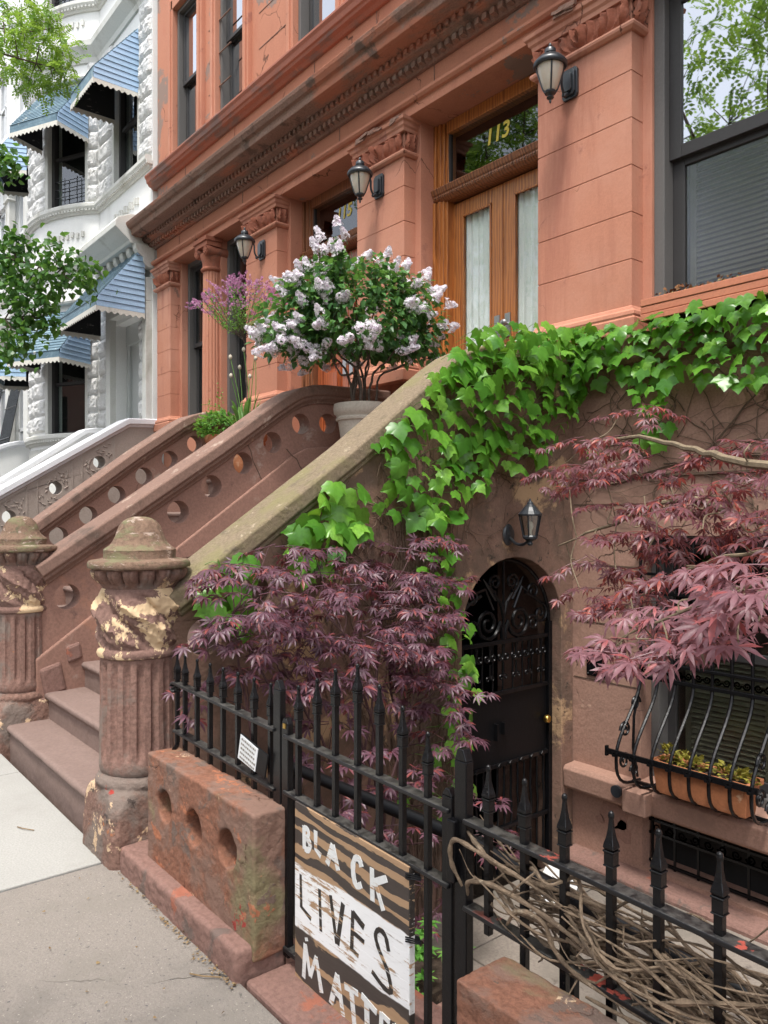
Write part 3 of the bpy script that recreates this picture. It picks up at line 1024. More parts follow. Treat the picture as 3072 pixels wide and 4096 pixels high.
def sweep(path, prof, cx):
    """profile (dx, dn) swept along a path in the YZ plane"""
    mb = MB()
    P = [Vector((0, y, z)) for y, z in path]
    n = len(prof)
    for i, p in enumerate(P):
        a = (P[i] - P[i - 1]).normalized() if i else (P[1] - P[0]).normalized()
        c = (P[i + 1] - P[i]).normalized() if i < len(P) - 1 else a
        t = (a + c).normalized()
        nn = Vector((0, -t.z, t.y))
        k = 1 / max(.5, t.dot(a))
        for dx, dn in prof:
            q = p + nn * dn * k
            mb.v.append((cx + dx, q.y, q.z))
    for i in range(len(P) - 1):
        for j in range(n):
            mb.f.append((i * n + j, i * n + (j + 1) % n, (i + 1) * n + (j + 1) % n, (i + 1) * n + j))
    mb.f.append(tuple(range(n)))
    mb.f.append(tuple(range((len(P) - 1) * n, len(P) * n))[::-1])
    return mb


CAP = [(-.20, -.012), (-.185, 0), (.185, 0), (.20, -.012), (.20, -.078), (.188, -.088), (.172, -.094), (.166, -.115), (.130, -.14), (.122, -.155), (-.122, -.155), (-.130, -.14), (-.166, -.115), (-.172, -.094), (-.188, -.088), (-.20, -.078)]
PA = [(1.47, 1.175), (2.06, 1.585), (2.563, 1.934), (3.063, 2.315), (3.27, 2.47), (3.40, 2.555), (3.52, 2.61), (3.66, 2.645), (3.8, 2.66), (4.51, 2.68)]
PB = [(1.44, 1.205), (2.1, 1.64), (2.78, 2.10), (3.30, 2.475), (3.42, 2.555), (3.53, 2.615), (3.66, 2.655), (3.8, 2.67), (4.51, 2.69)]
PC = [(1.2, .90), (1.92, 1.434), (2.95, 2.215), (3.40, 2.53), (3.52, 2.595), (3.65, 2.635), (3.8, 2.645), (4.51, 2.65)]
HOLES = [(1.665, .985), (1.935, 1.175), (2.205, 1.375), (2.479, 1.573), (2.755, 1.775), (3.03, 1.968), (3.305, 2.15), (3.583, 2.325), (3.861, 2.348)]


def stair_wall(parent, cx, half, path, wm, cm, holes, zbot, dz=0, notch=None, yend=4.51, name='side_wall', r=.088, rough=False, capw=1.):
    top = [(y, path_z(path, y) - .12) for y, _ in path]
    top[0] = (path[0][0] + .01, top[0][1])
    top[-1] = (yend, top[-1][1])
    out = [(top[0][0], zbot)] + top + [(yend, zbot)]
    if notch:
        out = out + notch
    hs = [circle(y, z + dz, r, 28) for y, z in holes]
    vs, fs = plate(out, hs, cx - half, cx + half, lambda u, v, w: (w, u, v))
    w = MB().add(vs, fs).build(name, wm, parent, bevel=.006)
    c = sweep(path, [(dx * capw, dn) for dx, dn in CAP], cx).build('cap', cm, w, bevel=.005, smooth=False)
    return w


def steps(parent, x0, x1, n=11, m=None, wide=None):
    for k in range(n):
        a, b = (x0, x1) if k or not wide else wide
        y = Y0 + RUN * k
        z = RISE * (k + 1)
        ye = 4.60 if k == n - 1 else y + RUN + .12
        mb = MB()
        mb.box(a + .004, b - .004, y + .022, ye, max(-.1, z - RISE - .1), z - .045)
        mb.ext_x([(y + .012, z - .046), (y + .002, z - .038), (y - .003, z - .022), (y + .002, z - .007), (y + .012, z), (ye, z), (ye, z - .046)], a, b)
        so_ = mb.build('step', m or M['step'], parent, bevel=.003, seg=1)
        if wide and k < 4:
            worn(so_, .011, .09, .007)


def newel(parent, cx, cy):
    t = MB()
    # chamfered base block
    h = .31
    def octo(s, c, z, e=0):
        return [(cx + x, cy + y, z) for x, y in ((-s + c, -s), (s - c, -s), (s, -s + c), (s, s - c), (s - c, s), (-s + c, s), (-s, s - c), (-s, -s + c))]
    levels = [(.208, .03, -.1), (.208, .03, .10), (.200, .035, .24), (.192, .05, .285), (.185, .07, .31)]
    vs = []
    for s, c, z in levels:
        vs += octo(s, c, z)
    fs = [(i * 8 + j, i * 8 + (j + 1) % 8, i * 8 + 8 + (j + 1) % 8, i * 8 + 8 + j) for i in range(len(levels) - 1) for j in range(8)]
    fs += [tuple(range(7, -1, -1)), tuple(range(32, 40))]
    mb = MB().add(vs, fs)
    mb.lathe([(.17, .30), (.192, .312), (.198, .33), (.192, .35), (.178, .362), (.172, .372)], (cx, cy, 0), 40)
    p = worn(mb.build('newel_post', M['newel'], parent, bevel=.008), .007, .05, .010)
    def fl(r, z, a):
        f = max(0, min(1, (z - .43) / .04)) * max(0, min(1, (.885 - z) / .03))
        c = math.cos(a * 18)
        w = .004 * noise.noise(Vector((math.cos(a) * 4, math.sin(a) * 4, z * 9)))
        return r - (.017 * f * max(0, c) ** .45 if c > 0 else 0) + w
    prof = [(.172, .37), (.180, .385), (.181, .41), (.180, .43)] + [(.180 - .004 * k / 12, .44 + .435 * k / 12) for k in range(13)] + [(.176, .885), (.174, .895)]
    MB().lathe(prof, (cx, cy, 0), 180, rfun=fl).build('shaft', M['newel_shaft'], p, smooth=True)
    def carve(r, z, a):
        v = (z - .94) / .26
        e = max(0, min(1, v * 7)) * max(0, min(1, (1 - v) * 7))
        n = noise.noise(Vector((math.cos(a) * 5, math.sin(a) * 5, z * 16)))
        ph = a * 2.5 + 4.2 * v + .5 * n
        leaf = 1 - abs(math.sin(ph))
        rib = 1 - abs(math.sin(ph * 3 + 2.4 * v))
        curl = math.exp(-(((ph / PI) % 1 - .5) / .16) ** 2 - ((v - .68) / .16) ** 2)
        n2 = noise.noise(Vector((math.cos(a) * 14, math.sin(a) * 14, z * 45)))
        return r + e * (.030 * (1 - leaf) ** .7 + .012 * rib * (1 - leaf) + .016 * curl + .005 * n2 - .022)
    prof = [(.172, .895), (.186, .90), (.192, .915), (.186, .932), (.176, .94)] + [(.176 + .010 * math.sin(PI * k / 40), .945 + .25 * k / 40) for k in range(41)] + [(.172, 1.205), (.165, 1.215)]
    MB().lathe(prof, (cx, cy, 0), 220, rfun=carve).build('capital', M['newel_carved'], p, smooth=True)
    def egg(r, z, a):
        e = max(0, min(1, (z - 1.228) / .012)) * max(0, min(1, (1.30 - z) / .008))
        c = abs(math.sin(a * 8))
        return r - e * .016 * (1 - c) ** 1.6 * 2.0 - e * .006 * (abs(math.sin(a * 16)) < .28)
    prof = [(.165, 1.21), (.172, 1.222), (.178, 1.232), (.196, 1.245), (.211, 1.26), (.219, 1.278), (.221, 1.292), (.212, 1.302)]
    MB().lathe(prof, (cx, cy, 0), 192, rfun=egg).build('moulding', M['newel'], p, smooth=True)
    def rough(r, z, a):
        return r + .005 * noise.noise(Vector((math.cos(a) * 6, math.sin(a) * 6, z * 12))) + .003 * noise.noise(Vector((math.cos(a) * 19, math.sin(a) * 19, z * 40)))
    prof = [(.212, 1.302), (.229, 1.306), (.233, 1.313), (.232, 1.330), (.226, 1.339), (.165, 1.349), (.163, 1.352), (.164, 1.388), (.158, 1.394), (.142, 1.404), (.126, 1.422), (.114, 1.445), (.104, 1.472), (.092, 1.50), (.075, 1.522), (.05, 1.536), (.025, 1.542), (.0, 1.543)]
    MB().lathe(prof, (cx, cy, 0), 72, rfun=rough).build('cap', M['newel_cap'], p, smooth=True)


st = thing('stoop', 'brownstone stoop of door 113 with ivy hung side wall and two carved newel posts', 'stoop', (-4.6, 1.3, 0))
arch_n = 18
ya, yb, zs_, ry, rz = 3.40, 4.385, .80, .4925, .47
notch = [(yb, -1.0)] + [((ya + yb) / 2 + ry * math.cos(PI * i / arch_n), zs_ + rz * math.sin(PI * i / arch_n)) for i in range(arch_n + 1)] + [(ya, -1.0)]
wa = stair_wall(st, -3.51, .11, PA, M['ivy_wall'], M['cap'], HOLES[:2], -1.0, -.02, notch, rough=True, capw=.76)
wb = stair_wall(st, -5.588, .078, PB, M['brown'], M['cap_brown'], HOLES, -.1, rough=True, capw=.8)
steps(st, -5.508, -3.682, wide=(-5.62, -3.76))
# sloping skirt on the inner face of the far wall
mb = MB()
mb.prism([(-5.512, 1.45, .0), (-5.512, 1.45, .575), (-5.512, 3.50, 2.06), (-5.512, 3.62, 2.12), (-5.512, 3.80, 2.14), (-5.512, 4.5, 2.14), (-5.512, 4.5, 1.8), (-5.512, 3.6, 1.8)], (.035, 0, 0))
mb.build('skirt', M['brown'], wb, bevel=.012)
# broken stone footing beside the first treads
mb = MB()
mb.obox((-5.49, 1.56, .43), (.035, 0, 0), (0, .07, .02), (0, -.02, .10)).obox((-5.49, 1.70, .60), (.03, 0, 0), (0, .05, .015), (0, -.01, .06))
mb.build('footing', M['plinth'], wb, bevel=.02)
newel(st, -3.54, 1.40)
newel(st, -5.65, 1.40)
# cracks in the far wall: thin dark slots
def crack(parent, pts, x):
    mb = MB()
    for a, b in zip(pts[:-1], pts[1:]):
        mb.bar((x, *a), (x, *b), .006, .007, up=(1, 0, 0))
    mb.build('crack', M['vine_dark'], parent)


crack(wb, [(3.06, 2.20), (3.07, 2.12), (3.10, 2.07), (3.12, 1.99), (3.17, 1.90), (3.2, 1.84)], -5.5095)
crack(wb, [(3.42, 2.10), (3.47, 2.05), (3.52, 2.02), (3.55, 1.96), (3.6, 1.90)], -5.476)
crack(wb, [(2.0, 1.10), (2.15, 1.14), (2.25, 1.22), (2.38, 1.27)], -5.5095)

st2 = thing('stoop', 'brownstone stoop of door 115 with pierced wall, beyond the large lilac pot', 'stoop', (-6.7, 1.3, 0))
stair_wall(st2, -7.628, .078, PC, M['brown'], M['cap_brown'], HOLES[1:8], -.1, -.025, rough=True, capw=.8)
steps(st2, -7.548, -5.668)

st3 = thing('stoop', 'grey stone stoop with white coping and carved leaf panels before the white house', 'stoop', (-11.8, 1.3, 0))
PD = [(.9, .95), (2.416, 1.885), (4.03, 2.895), (4.09, 2.925), (4.51, 2.945)]
PE = [(.9, .88), (2.764, 2.04), (4.03, 2.914), (4.2, 2.945), (4.51, 2.95)]
hd = [(1.95, 1.14), (2.53, 1.525), (3.11, 1.91), (3.69, 2.285)]
wd = stair_wall(st3, -10.93, .15, PD, M['stoop_stone'], M['white_cap'], hd, -.1, r=.085)
we = stair_wall(st3, -12.60, .15, PE, M['white_wall'], M['white_cap'], [], -.1)
# carved panels
for (y, z) in hd:
    mb = MB()
    sl = .655
    a, b, h = y - .235, y + .215, .25
    fr = [(a, b, 1)]
    for (p, q, r_, s_) in ((a, z - sl * .235 - h, a, z - sl * .235 + h), (b, z + sl * .215 - h, b, z + sl * .215 + h), (a, z - sl * .235 + h, b, z + sl * .215 + h), (a, z - sl * .235 - h, b, z + sl * .215 - h)):
        mb.bar((-10.778, p, q), (-10.778, r_, s_), .02, .012, up=(1, 0, 0))
    # scrolling leaves round the opening
    for k in range(46):
        an = R.uniform(0, 2 * PI)
        rr = R.uniform(.115, .30)
        yy, zz = y + rr * math.cos(an) * .8, z + rr * math.sin(an) * .75 + sl * rr * math.cos(an) * .8
        if not (a + .03 < yy < b - .03) or abs(zz - z - sl * (yy - y)) > h - .035 or math.hypot(yy - y, zz - z) < .112:
            continue
        d = an + R.choice((-1, 1)) * 1.1
        L, W = R.uniform(.018, .04), .009
        mb.lathe([(0, -1), (.7, -.6), (1, 0), (.7, .6), (0, 1)], (0, 0, 0), 8)
        n0 = len(mb.v) - 40
        mb.xf(lambda p: Vector((-10.779 + p.y * .012, yy + p.x * W * -math.sin(d) + p.z * L * math.cos(d), zz + p.x * W * math.cos(d) + p.z * L * math.sin(d))), n0)
    mb.build('carved_panel', M['stoop_stone'], wd, smooth=True)
steps(st3, -12.44, -11.09, n=12, m=M['white_trim'])

# ================================================================== arched gate under the stoop
g = thing('arched_gate', 'black wrought iron arched gate with scrolls under the ivy covered stoop', 'gate', (-3.5, 3.89, -.85))
GX = -3.50
mb = MB()
mb.box(GX - .02, GX + .02, 3.402, 3.44, -.85, .80).box(GX - .02, GX + .02, 4.345, 4.383, -.85, .80)
pts = [(GX, (ya + yb) / 2 + (ry - .02) * math.cos(PI * i / 20), .80 + (rz - .02) * math.sin(PI * i / 20)) for i in range(21)]
mb.tube(pts, .014, 6)
for zz in (.70, .36, -.12, -.55):
    mb.box(GX - .014, GX + .014, 3.44, 4.345, zz - .014, zz + .014)
for k in range(8):
    yy = 3.5 + k * .11
    mb.obox((GX + .02, yy, -.12), (.008, 0, 0), (0, .009, .009), (0, -.009, .009))
mb.build('frame', M['black_iron'], g, bevel=.003)
mb = MB().box(GX - .012, GX - .004, 3.44, 4.345, -.11, .36)
mb.box(GX - .01, GX + .03, 3.80, 3.815, .05, .16).box(GX - .01, GX + .03, 3.87, 3.885, .08, .16)
mb.build('panel', M['gate_black'], g)


def scroll(mb, c, r, turns, a0, sgn, x, th=.011, tail=None):
    pts = []
    n = int(14 * turns)
    for i in range(n + 1):
        t = i / n
        rr = r * (1 - .82 * t)
        a = a0 + sgn * turns * 2 * PI * t
        pts.append((x, c[0] + rr * math.cos(a), c[1] + rr * math.sin(a)))
    if tail:
        pts = [(x, *p) for p in tail] + pts
    mb.tube(pts, [th * (1 - .3 * i / len(pts)) for i in range(len(pts))], 6)


mb = MB()
cyg = (ya + yb) / 2
for s_ in (-1, 1):
    A = 0 if s_ > 0 else PI
    scroll(mb, (cyg + s_ * .155, .83), .115, 1.8, PI if s_ > 0 else 0, s_, GX, .016, [(cyg + s_ * .01, .72), (cyg + s_ * .02, .78)])
    scroll(mb, (cyg + s_ * .085, 1.10), .062, 1.6, -PI / 2, s_, GX, .013, [(cyg, .86), (cyg + s_ * .03, .96), (cyg + s_ * .09, 1.02)])
    scroll(mb, (cyg + s_ * .30, .80), .06, 1.5, PI if s_ > 0 else 0, -s_, GX, .011)
    scroll(mb, (cyg + s_ * .38, .86), .075, 1.5, PI / 2, -s_, GX, .012, [(cyg + s_ * .22, 1.02), (cyg + s_ * .33, .97)])
    scroll(mb, (cyg + s_ * .30, 1.02), .06, 1.4, PI, -s_, GX, .011, [(cyg + s_ * .1, .92), (cyg + s_ * .18, 1.06)])
    mb.tube([(GX, cyg + s_ * .08, .98), (GX, cyg + s_ * .16, 1.08), (GX, cyg + s_ * .20, 1.13)], [.012, .014, .004], 6)
mb.tube([(GX, cyg, .70), (GX, cyg, 1.25)], .009, 6)
mb.build('scroll', M['black_iron'], g, smooth=True)
mb = MB()
for k in range(7):
    yy = 3.50 + k * .13
    for s_ in (-1, 1):
        scroll(mb, (yy + s_ * .03, .60), .028, 1.3, PI if s_ > 0 else 0, s_, GX, .008, [(yy + s_ * .01, .70), (yy + s_ * .004, .65)])
        scroll(mb, (yy + s_ * .022, .46), .02, 1.2, PI if s_ > 0 else 0, -s_, GX, .007, [(yy, .56), (yy + s_ * .002, .5)])
mb.build('scroll', M['black_iron'], g, smooth=True)
for k in range(13):
    yy = 3.49 + k * .068
    z0, z1 = -.85, -.12
    pts = [(GX + .006 * math.sin(i * 1.3) * (.3 < i / 10 < .8), yy + .006 * math.cos(i * 1.3) * (.3 < i / 10 < .8), z0 + (z1 - z0) * i / 10) for i in range(11)]
    MB().tube(pts, .0085, 6).build('bar', M['black_iron'], g)
for k in range(9):
    yy = 3.49 + k * .1
    MB().tube([(GX - .006, yy, .36), (GX - .006, yy, .70)], .007, 6).build('bar', M['black_iron'], g)
b_ = MB().lathe([(0, 0), (.026, 0), (.03, .01), (.026, .028), (.018, .035), (0, .036)], (0, 0, 0), 20)
b_.xf(lambda p: Vector((GX + .015 + p.z, 4.315 + p.x, .115 + p.y)))
b_.build('knob', M['brass'], g, smooth=True)
# unseen passage wall, set close and coloured black for the shade inside
tag(MB().box(-4.3, -4.2, 3.2, 4.6, -.9, 1.5).build('passage_shade_wall', M['void']), 'unseen passage wall coloured black to stand for the shade behind the arched iron gate', 'wall')

# ================================================================== low block walls at the fence


def low_block(name, label, x0, x1, y0, y1, z0, z1, holes):
    t = thing(name, label, 'low wall', ((x0 + x1) / 2, (y0 + y1) / 2, 0))
    hs = [circle(u, v, r, 30) for u, v, r in holes]
    d = .085
    vs, fs = plate(rect(x0, x1, z0, z1), hs, y0, y0 + d, lambda u, v, w: (u, w, v))
    mb = MB().add(vs, fs)
    mb.box(x0 + .001, x1 - .001, y0 + d - .001, y1, z0, z1 - .001)
    worn(mb.build('block', M['block'], t, bevel=.02, seg=3), .006, .05, .008)
    return t


lb = low_block('low_wall', 'low peeling red stone wall with three round recesses beside the front newel post', -3.165, -2.265, 1.285, 1.425, .05, .545, [(-2.99, .365, .066), (-2.725, .36, .068), (-2.455, .37, .07)])
worn(MB().box(-3.335, -2.275, 1.225, 1.42, -.1, .105).build('plinth', M['plinth'], lb, bevel=.016, seg=3), .007, .05, .011)
lb2 = low_block('low_wall', 'low flaking red stone wall under the vine filled fence at the bottom right corner', -1.245, .9, 1.225, 1.385, -.1, .5, [(-.9, .3, .068), (-.55, .3, .068)])

# ================================================================== fence and gate
FY = 1.42


def picket(parent, x, z0, z1, y=FY):
    mb = MB()
    s = .0088
    mb.box(x - s, x + s, y - s, y + s, z0, z1 - .095)
    c = z1 - .12
    mb.box(x - .0115, x + .0115, y - .0115, y + .0115, c, c + .027)
    mb.box(x - .0135, x + .0135, y - .0135, y + .0135, c + .027, c + .0315)
    mb.box(x - .0132, x + .0132, y - .0132, y + .0132, c - .0035, c)
    lv = [(.0105, c + .0315), (.0132, c + .037), (.0122, c + .044), (.0085, c + .058), (.0058, c + .076), (.0042, c + .098)]
    vs = []
    for r, z in lv:
        vs += [(x - r, y - r, z), (x + r, y - r, z), (x + r, y + r, z), (x - r, y + r, z)]
    fs = [(i * 4 + j, i * 4 + (j + 1) % 4, i * 4 + 4 + (j + 1) % 4, i * 4 + 4 + j) for i in range(5) for j in range(4)] + [(3, 2, 1, 0), (20, 21, 22, 23)]
    mb.add(vs, fs)
    mb.lathe([(.0035, -.003), (.006, .002), (.0072, .008), (.006, .014), (.0025, .0178), (0, .0182)], (x, y, c + .097), 10)
    return mb.build('picket', M['black_iron'], parent, bevel=.0012, seg=1)


def frail(z):  # gentle fall of the fence to the right
    return z


f1 = thing('iron_fence', 'short black spear topped iron fence section standing on the pierced red block wall', 'fence', (-2.75, FY, .55))
for k, x in enumerate((-3.166, -3.087, -2.971, -2.852, -2.741, -2.621, -2.498, -2.379)):
    picket(f1, x, .53 if k else .56, .958)
MB().bar((-3.175, FY, .612), (-2.335, FY, .585), .04, .012).build('rail', M['rail_iron'], f1, bevel=.003)
mb = MB().bar((-3.18, FY, .818), (-2.335, FY, .795), .04, .012)
sc_ = [(-3.18 - .028 * math.sin(a) * (1 - a / 9), FY, .795 + .024 * math.cos(a) * (1 - a / 9)) for a in [i * .45 for i in range(13)]]
for a, b in zip(sc_[:-1], sc_[1:]):
    mb.bar(a, b, .04, .008)
mb.build('rail', M['rail_iron'], f1, bevel=.003)
mb = MB().box(-2.345, -2.297, FY - .012, FY + .012, -.05, .94).prism([(-2.345, FY - .012, .94), (-2.297, FY - .012, .94), (-2.315, FY - .012, .972), (-2.327, FY - .012, .972)], (0, .024, 0))
mb.build('post', M['black_iron'], f1, bevel=.003)
mb = MB().tube([(-3.166, FY, .57), (-3.166, FY, .553), (-3.150, FY - .012, .547), (-3.12, FY - .035, .546)], .010, 8)
mb.build('foot', M['black_iron'], f1)

f2 = thing('fence_gate', 'black iron fence gate with pickets rising to a peak above the painted sign', 'gate', (-1.86, FY, 0))
GP = [(-2.198, .98), (-2.087, 1.022), (-1.984, 1.07), (-1.868, 1.102), (-1.762, 1.057), (-1.657, 1.015), (-1.551, .964)]
for x, z in GP:
    long_ = x > -1.6
    picket(f2, x, .04 if long_ else .545, z)
for a, b, h in ((.790, .772, .012), (.598, .575, .012), (.06, .05, .016)):
    MB().bar((-2.27, FY, a), (-1.455, FY, b), .04, h).build('rail', M['rail_iron'], f2, bevel=.003)
for (a, b, zt) in ((-2.289, -2.247, .85), (-1.485, -1.447, .83)):
    mb = MB().box(a, b, FY - .012, FY + .012, .03, zt - .02).prism([(a, FY - .012, zt - .02), (b, FY - .012, zt - .02), (b - .013, FY - .012, zt), (a + .013, FY - .012, zt)], (0, .024, 0))
    mb.build('stile', M['black_iron'], f2, bevel=.003)
MB().box(-2.276, -2.26, FY - .0145, FY - .011, .815, .832).build('latch_slot', M['brass'], f2)
MB().box(-1.45, -1.42, FY - .03, FY + .02, .60, .76).build('lock_box', M['black_iron'], f2, bevel=.004)

f3 = thing('iron_fence', 'black spear topped iron fence with red paint chips and dead vines woven through it', 'fence', (-.5, FY, .45))
xs = [-1.327, -1.21, -1.093, -.970, -.858, -.730, -.612, -.494, -.376, -.258, -.14, -.02, .1]
for k, x in enumerate(xs):
    picket(f3, x, .435 if k else .50, .93 - .006 * k * .5)
for a, b in ((.765, .722), (.543, .50)):
    MB().bar((-1.40, FY, a), (.2, FY, b), .04, .013).build('rail', M['rail_iron'], f3, bevel=.003)
mb = MB().box(-1.435, -1.392, FY - .014, FY + .014, -.05, .915).prism([(-1.435, FY - .014, .915), (-1.392, FY - .014, .915), (-1.405, FY - .014, .946), (-1.424, FY - .014, .946)], (0, .028, 0))
mb.build('post', M['black_iron'], f3, bevel=.003)

t = thing('pipe_rail', 'thick black pipe rail running behind the fence and gate', 'rail', (-1.7, 1.64, .5))
mb = MB().tube([(-2.6, 1.64, .552), (-1.6, 1.64, .582), (-.9, 1.66, .52), (.3, 1.7, .42)], .022, 10)
mb.build('pipe', M['gate_black'], t, smooth=True)
for x in (-2.55, -1.235, -.3):
    MB().bar((x, 1.64, -.02), (x, 1.64, .56), .022, .022).build('post', M['gate_black'], t)

# ------------------------------------------------------------------ painted sign
SY = 1.3945
sg = thing('painted_sign', 'worn black and white plywood sign reading BLACK LIVES MATTER on the iron gate', 'sign', (-1.89, SY, 0))
bd = MB().prism([(-2.182, SY, .594), (-1.602, SY, .578), (-1.602, SY, -.015), (-2.182, SY, -.005)], (0, .018, 0))
board = bd.build('board', M['sign'], sg, bevel=.002)
MB().box(-1.6018, -1.598, SY + .001, SY + .019, .385, .575).build('edge', M['black_paint'], sg)
MB().box(-1.6018, -1.598, SY + .001, SY + .019, -.01, .17).build('edge', M['black_paint'], sg)
MB().box(-1.6018, -1.598, SY + .001, SY + .019, .17, .385).build('edge', M['white_paint'], sg)


def strokes(name, lines, m):
    mb = MB()
    for li_, ln in enumerate(lines):
        w = ln[0]
        dy = .0006 + .00012 * li_
        pts = [Vector((x, 0, z)) for x, z in ln[1:]]
        L, Rr = [], []
        for i, p in enumerate(pts):
            d = (pts[min(i + 1, len(pts) - 1)] - pts[max(i - 1, 0)]).normalized()
            nn = Vector((-d.z, 0, d.x)) * w / 2 * R.uniform(.85, 1.15)
            L.append(p + nn)
            Rr.append(p - nn)
        for i in range(len(pts) - 1):
            q = [L[i], L[i + 1], Rr[i + 1], Rr[i]]
            mb.prism([(p.x, SY - dy, p.z) for p in q], (0, dy + .001, 0))
    return mb.build(name, m, board)


def curve2(pts, n=5):
    return [(p.x, p.y) for p in smooth_path([(a, b, 0) for a, b in pts], n)]


W1 = .0165
strokes('lettering', [
    (W1 * 1.2, (-2.126, .528), (-2.124, .452)),
    [W1] + curve2([(-2.126, .524), (-2.104, .522), (-2.098, .508), (-2.108, .496), (-2.122, .492)]),
    [W1 * 1.2] + curve2([(-2.122, .492), (-2.098, .488), (-2.090, .472), (-2.102, .456), (-2.122, .455)]),
    (W1 * 1.1, (-2.058, .534), (-2.057, .474), (-2.028, .462)),
    (W1 * 1.3, (-1.963, .520), (-1.993, .449)), (W1 * 1.3, (-1.963, .520), (-1.934, .450)), (W1, (-1.980, .482), (-1.948, .480)),
    [W1 * 1.2] + curve2([(-1.815, .503), (-1.826, .522), (-1.846, .518), (-1.857, .490), (-1.852, .455), (-1.838, .438), (-1.815, .450)]),
    (W1 * 1.2, (-1.765, .518), (-1.762, .422)), (W1 * 1.3, (-1.697, .512), (-1.757, .478)), (W1, (-1.748, .478), (-1.712, .414)),
], M['white_paint'])
strokes('lettering', [
    (W1 * .9, (-2.146, .362), (-2.142, .256), (-2.084, .238)),
    (W1 * .9, (-2.036, .354), (-2.028, .222)),
    (W1 * .9, (-1.975, .358), (-1.942, .219)), (W1 * 1.1, (-1.908, .358), (-1.938, .219)),
    (W1 * .9, (-1.858, .355), (-1.864, .230)), (W1 * 1.1, (-1.858, .350), (-1.803, .328)), (W1 * .9, (-1.86, .292), (-1.802, .284)), (W1 * .7, (-1.864, .238), (-1.83, .231)),
    [W1 * .9] + curve2([(-1.688, .308), (-1.703, .345), (-1.730, .352), (-1.748, .330), (-1.735, .298), (-1.705, .265), (-1.685, .232), (-1.678, .198), (-1.71, .195), (-1.765, .216)]),
], M['black_paint'])
strokes('lettering', [
    (W1 * 1.1, (-2.118, .143), (-2.128, .028)), (W1 * 1.1, (-2.118, .143), (-2.088, .05)), (W1, (-2.088, .05), (-2.055, .130)), (W1 * 1.1, (-2.055, .130), (-2.024, .028)),
    (W1, (-2.113, .166), (-2.109, .156)),
    (W1 * 1.2, (-1.938, .126), (-1.972, .018)), (W1 * 1.2, (-1.938, .126), (-1.907, .012)), (W1, (-1.958, .068), (-1.922, .064)),
    (W1 * 1.2, (-1.90, .110), (-1.832, .118)), (W1 * 1.2, (-1.865, .113), (-1.848, .004)),
    (W1 * 1.2, (-1.815, .122), (-1.742, .106)), (W1 * 1.2, (-1.79, .115), (-1.785, .004)),
    (W1 * 1.1, (-1.72, .118), (-1.724, .006)), (W1, (-1.72, .114), (-1.682, .108)), (W1, (-1.72, .063), (-1.688, .060)), (W1, (-1.724, .01), (-1.684, .006)),
    (W1 * 1.1, (-1.66, .112), (-1.662, .004)), [W1] + curve2([(-1.66, .110), (-1.632, .106), (-1.626, .085), (-1.64, .066), (-1.66, .062)]), (W1, (-1.655, .062), (-1.622, .004)),
], M['white_paint'])
mb = MB()
for zz in (.545, .37):
    for k in range(3):
        mb.tube([(-1.612, SY - .003, zz + .006 * k), (-1.592, SY + .0, zz + .006 * k + .004), (-1.575, SY + .02, zz + .004 * k), (-1.592, SY + .03, zz + .004 * k), (-1.612, SY + .02, zz + .005 * k)], .0022, 5)
mb.build('wire', M['gate_black'], sg)

# ------------------------------------------------------------------ little notice
nt = thing('notice', 'small white notice in a black frame tied to the left fence section', 'notice', (-2.46, FY - .02, .67))
mb = MB().prism([(-2.548, 1.392, .742), (-2.352, 1.392, .705), (-2.376, 1.392, .615), (-2.575, 1.392, .640)], (0, .006, 0))
mb.build('frame', M['gate_black'], nt, bevel=.004)
mb = MB().prism([(-2.545, 1.390, .737), (-2.418, 1.390, .712), (-2.440, 1.390, .625), (-2.568, 1.390, .645)], (0, .002, 0))
sh = mb.build('sheet', M['white_frame'], nt)
mb = MB()
for i in range(5):
    zz = .722 - i * .018
    x = -2.536 - i * .004
    while x < -2.438 - i * .004:
        w = R.uniform(.004, .012)
        mb.obox((x + w / 2, 1.3895, zz - (x + 2.536) * .2), (w / 2, 0, -w * .1), (0, .0004, 0), (.001, 0, .0035))
        x += w + .004
mb.build('print', M['shutter'], sh)

# ================================================================== white bow fronted house
wh = thing('white_house', 'white bow fronted row house with blue slatted awnings left of the orange house', 'house', (-13.5, 5, 0))
BC, BR = (-14.73, 6.047), 2.16
FL = 4.52
KX = -13.2


def bow(phi, z, off=0.):
    a = math.radians(phi)
    return Vector((BC[0] + (BR + off) * math.sin(a), BC[1] - (BR + off) * math.cos(a), z))


def arc(mb, a, b, z0, z1, o0, o1, n=None):
    n = n or max(2, int(abs(b - a) / 4))
    pts = []
    for k in range(n + 1):
        ph = a + (b - a) * k / n
        pts.append([bow(ph, z0, o1), bow(ph, z0, o0), bow(ph, z1, o0), bow(ph, z1, o1)])
    vs = [p for q in pts for p in q]
    fs = [(k * 4 + j, k * 4 + (j + 1) % 4, k * 4 + 4 + (j + 1) % 4, k * 4 + 4 + j) for k in range(n) for j in range(4)]
    fs += [(0, 1, 2, 3), tuple(4 * n + j for j in (3, 2, 1, 0))]
    mb.add(vs, fs)


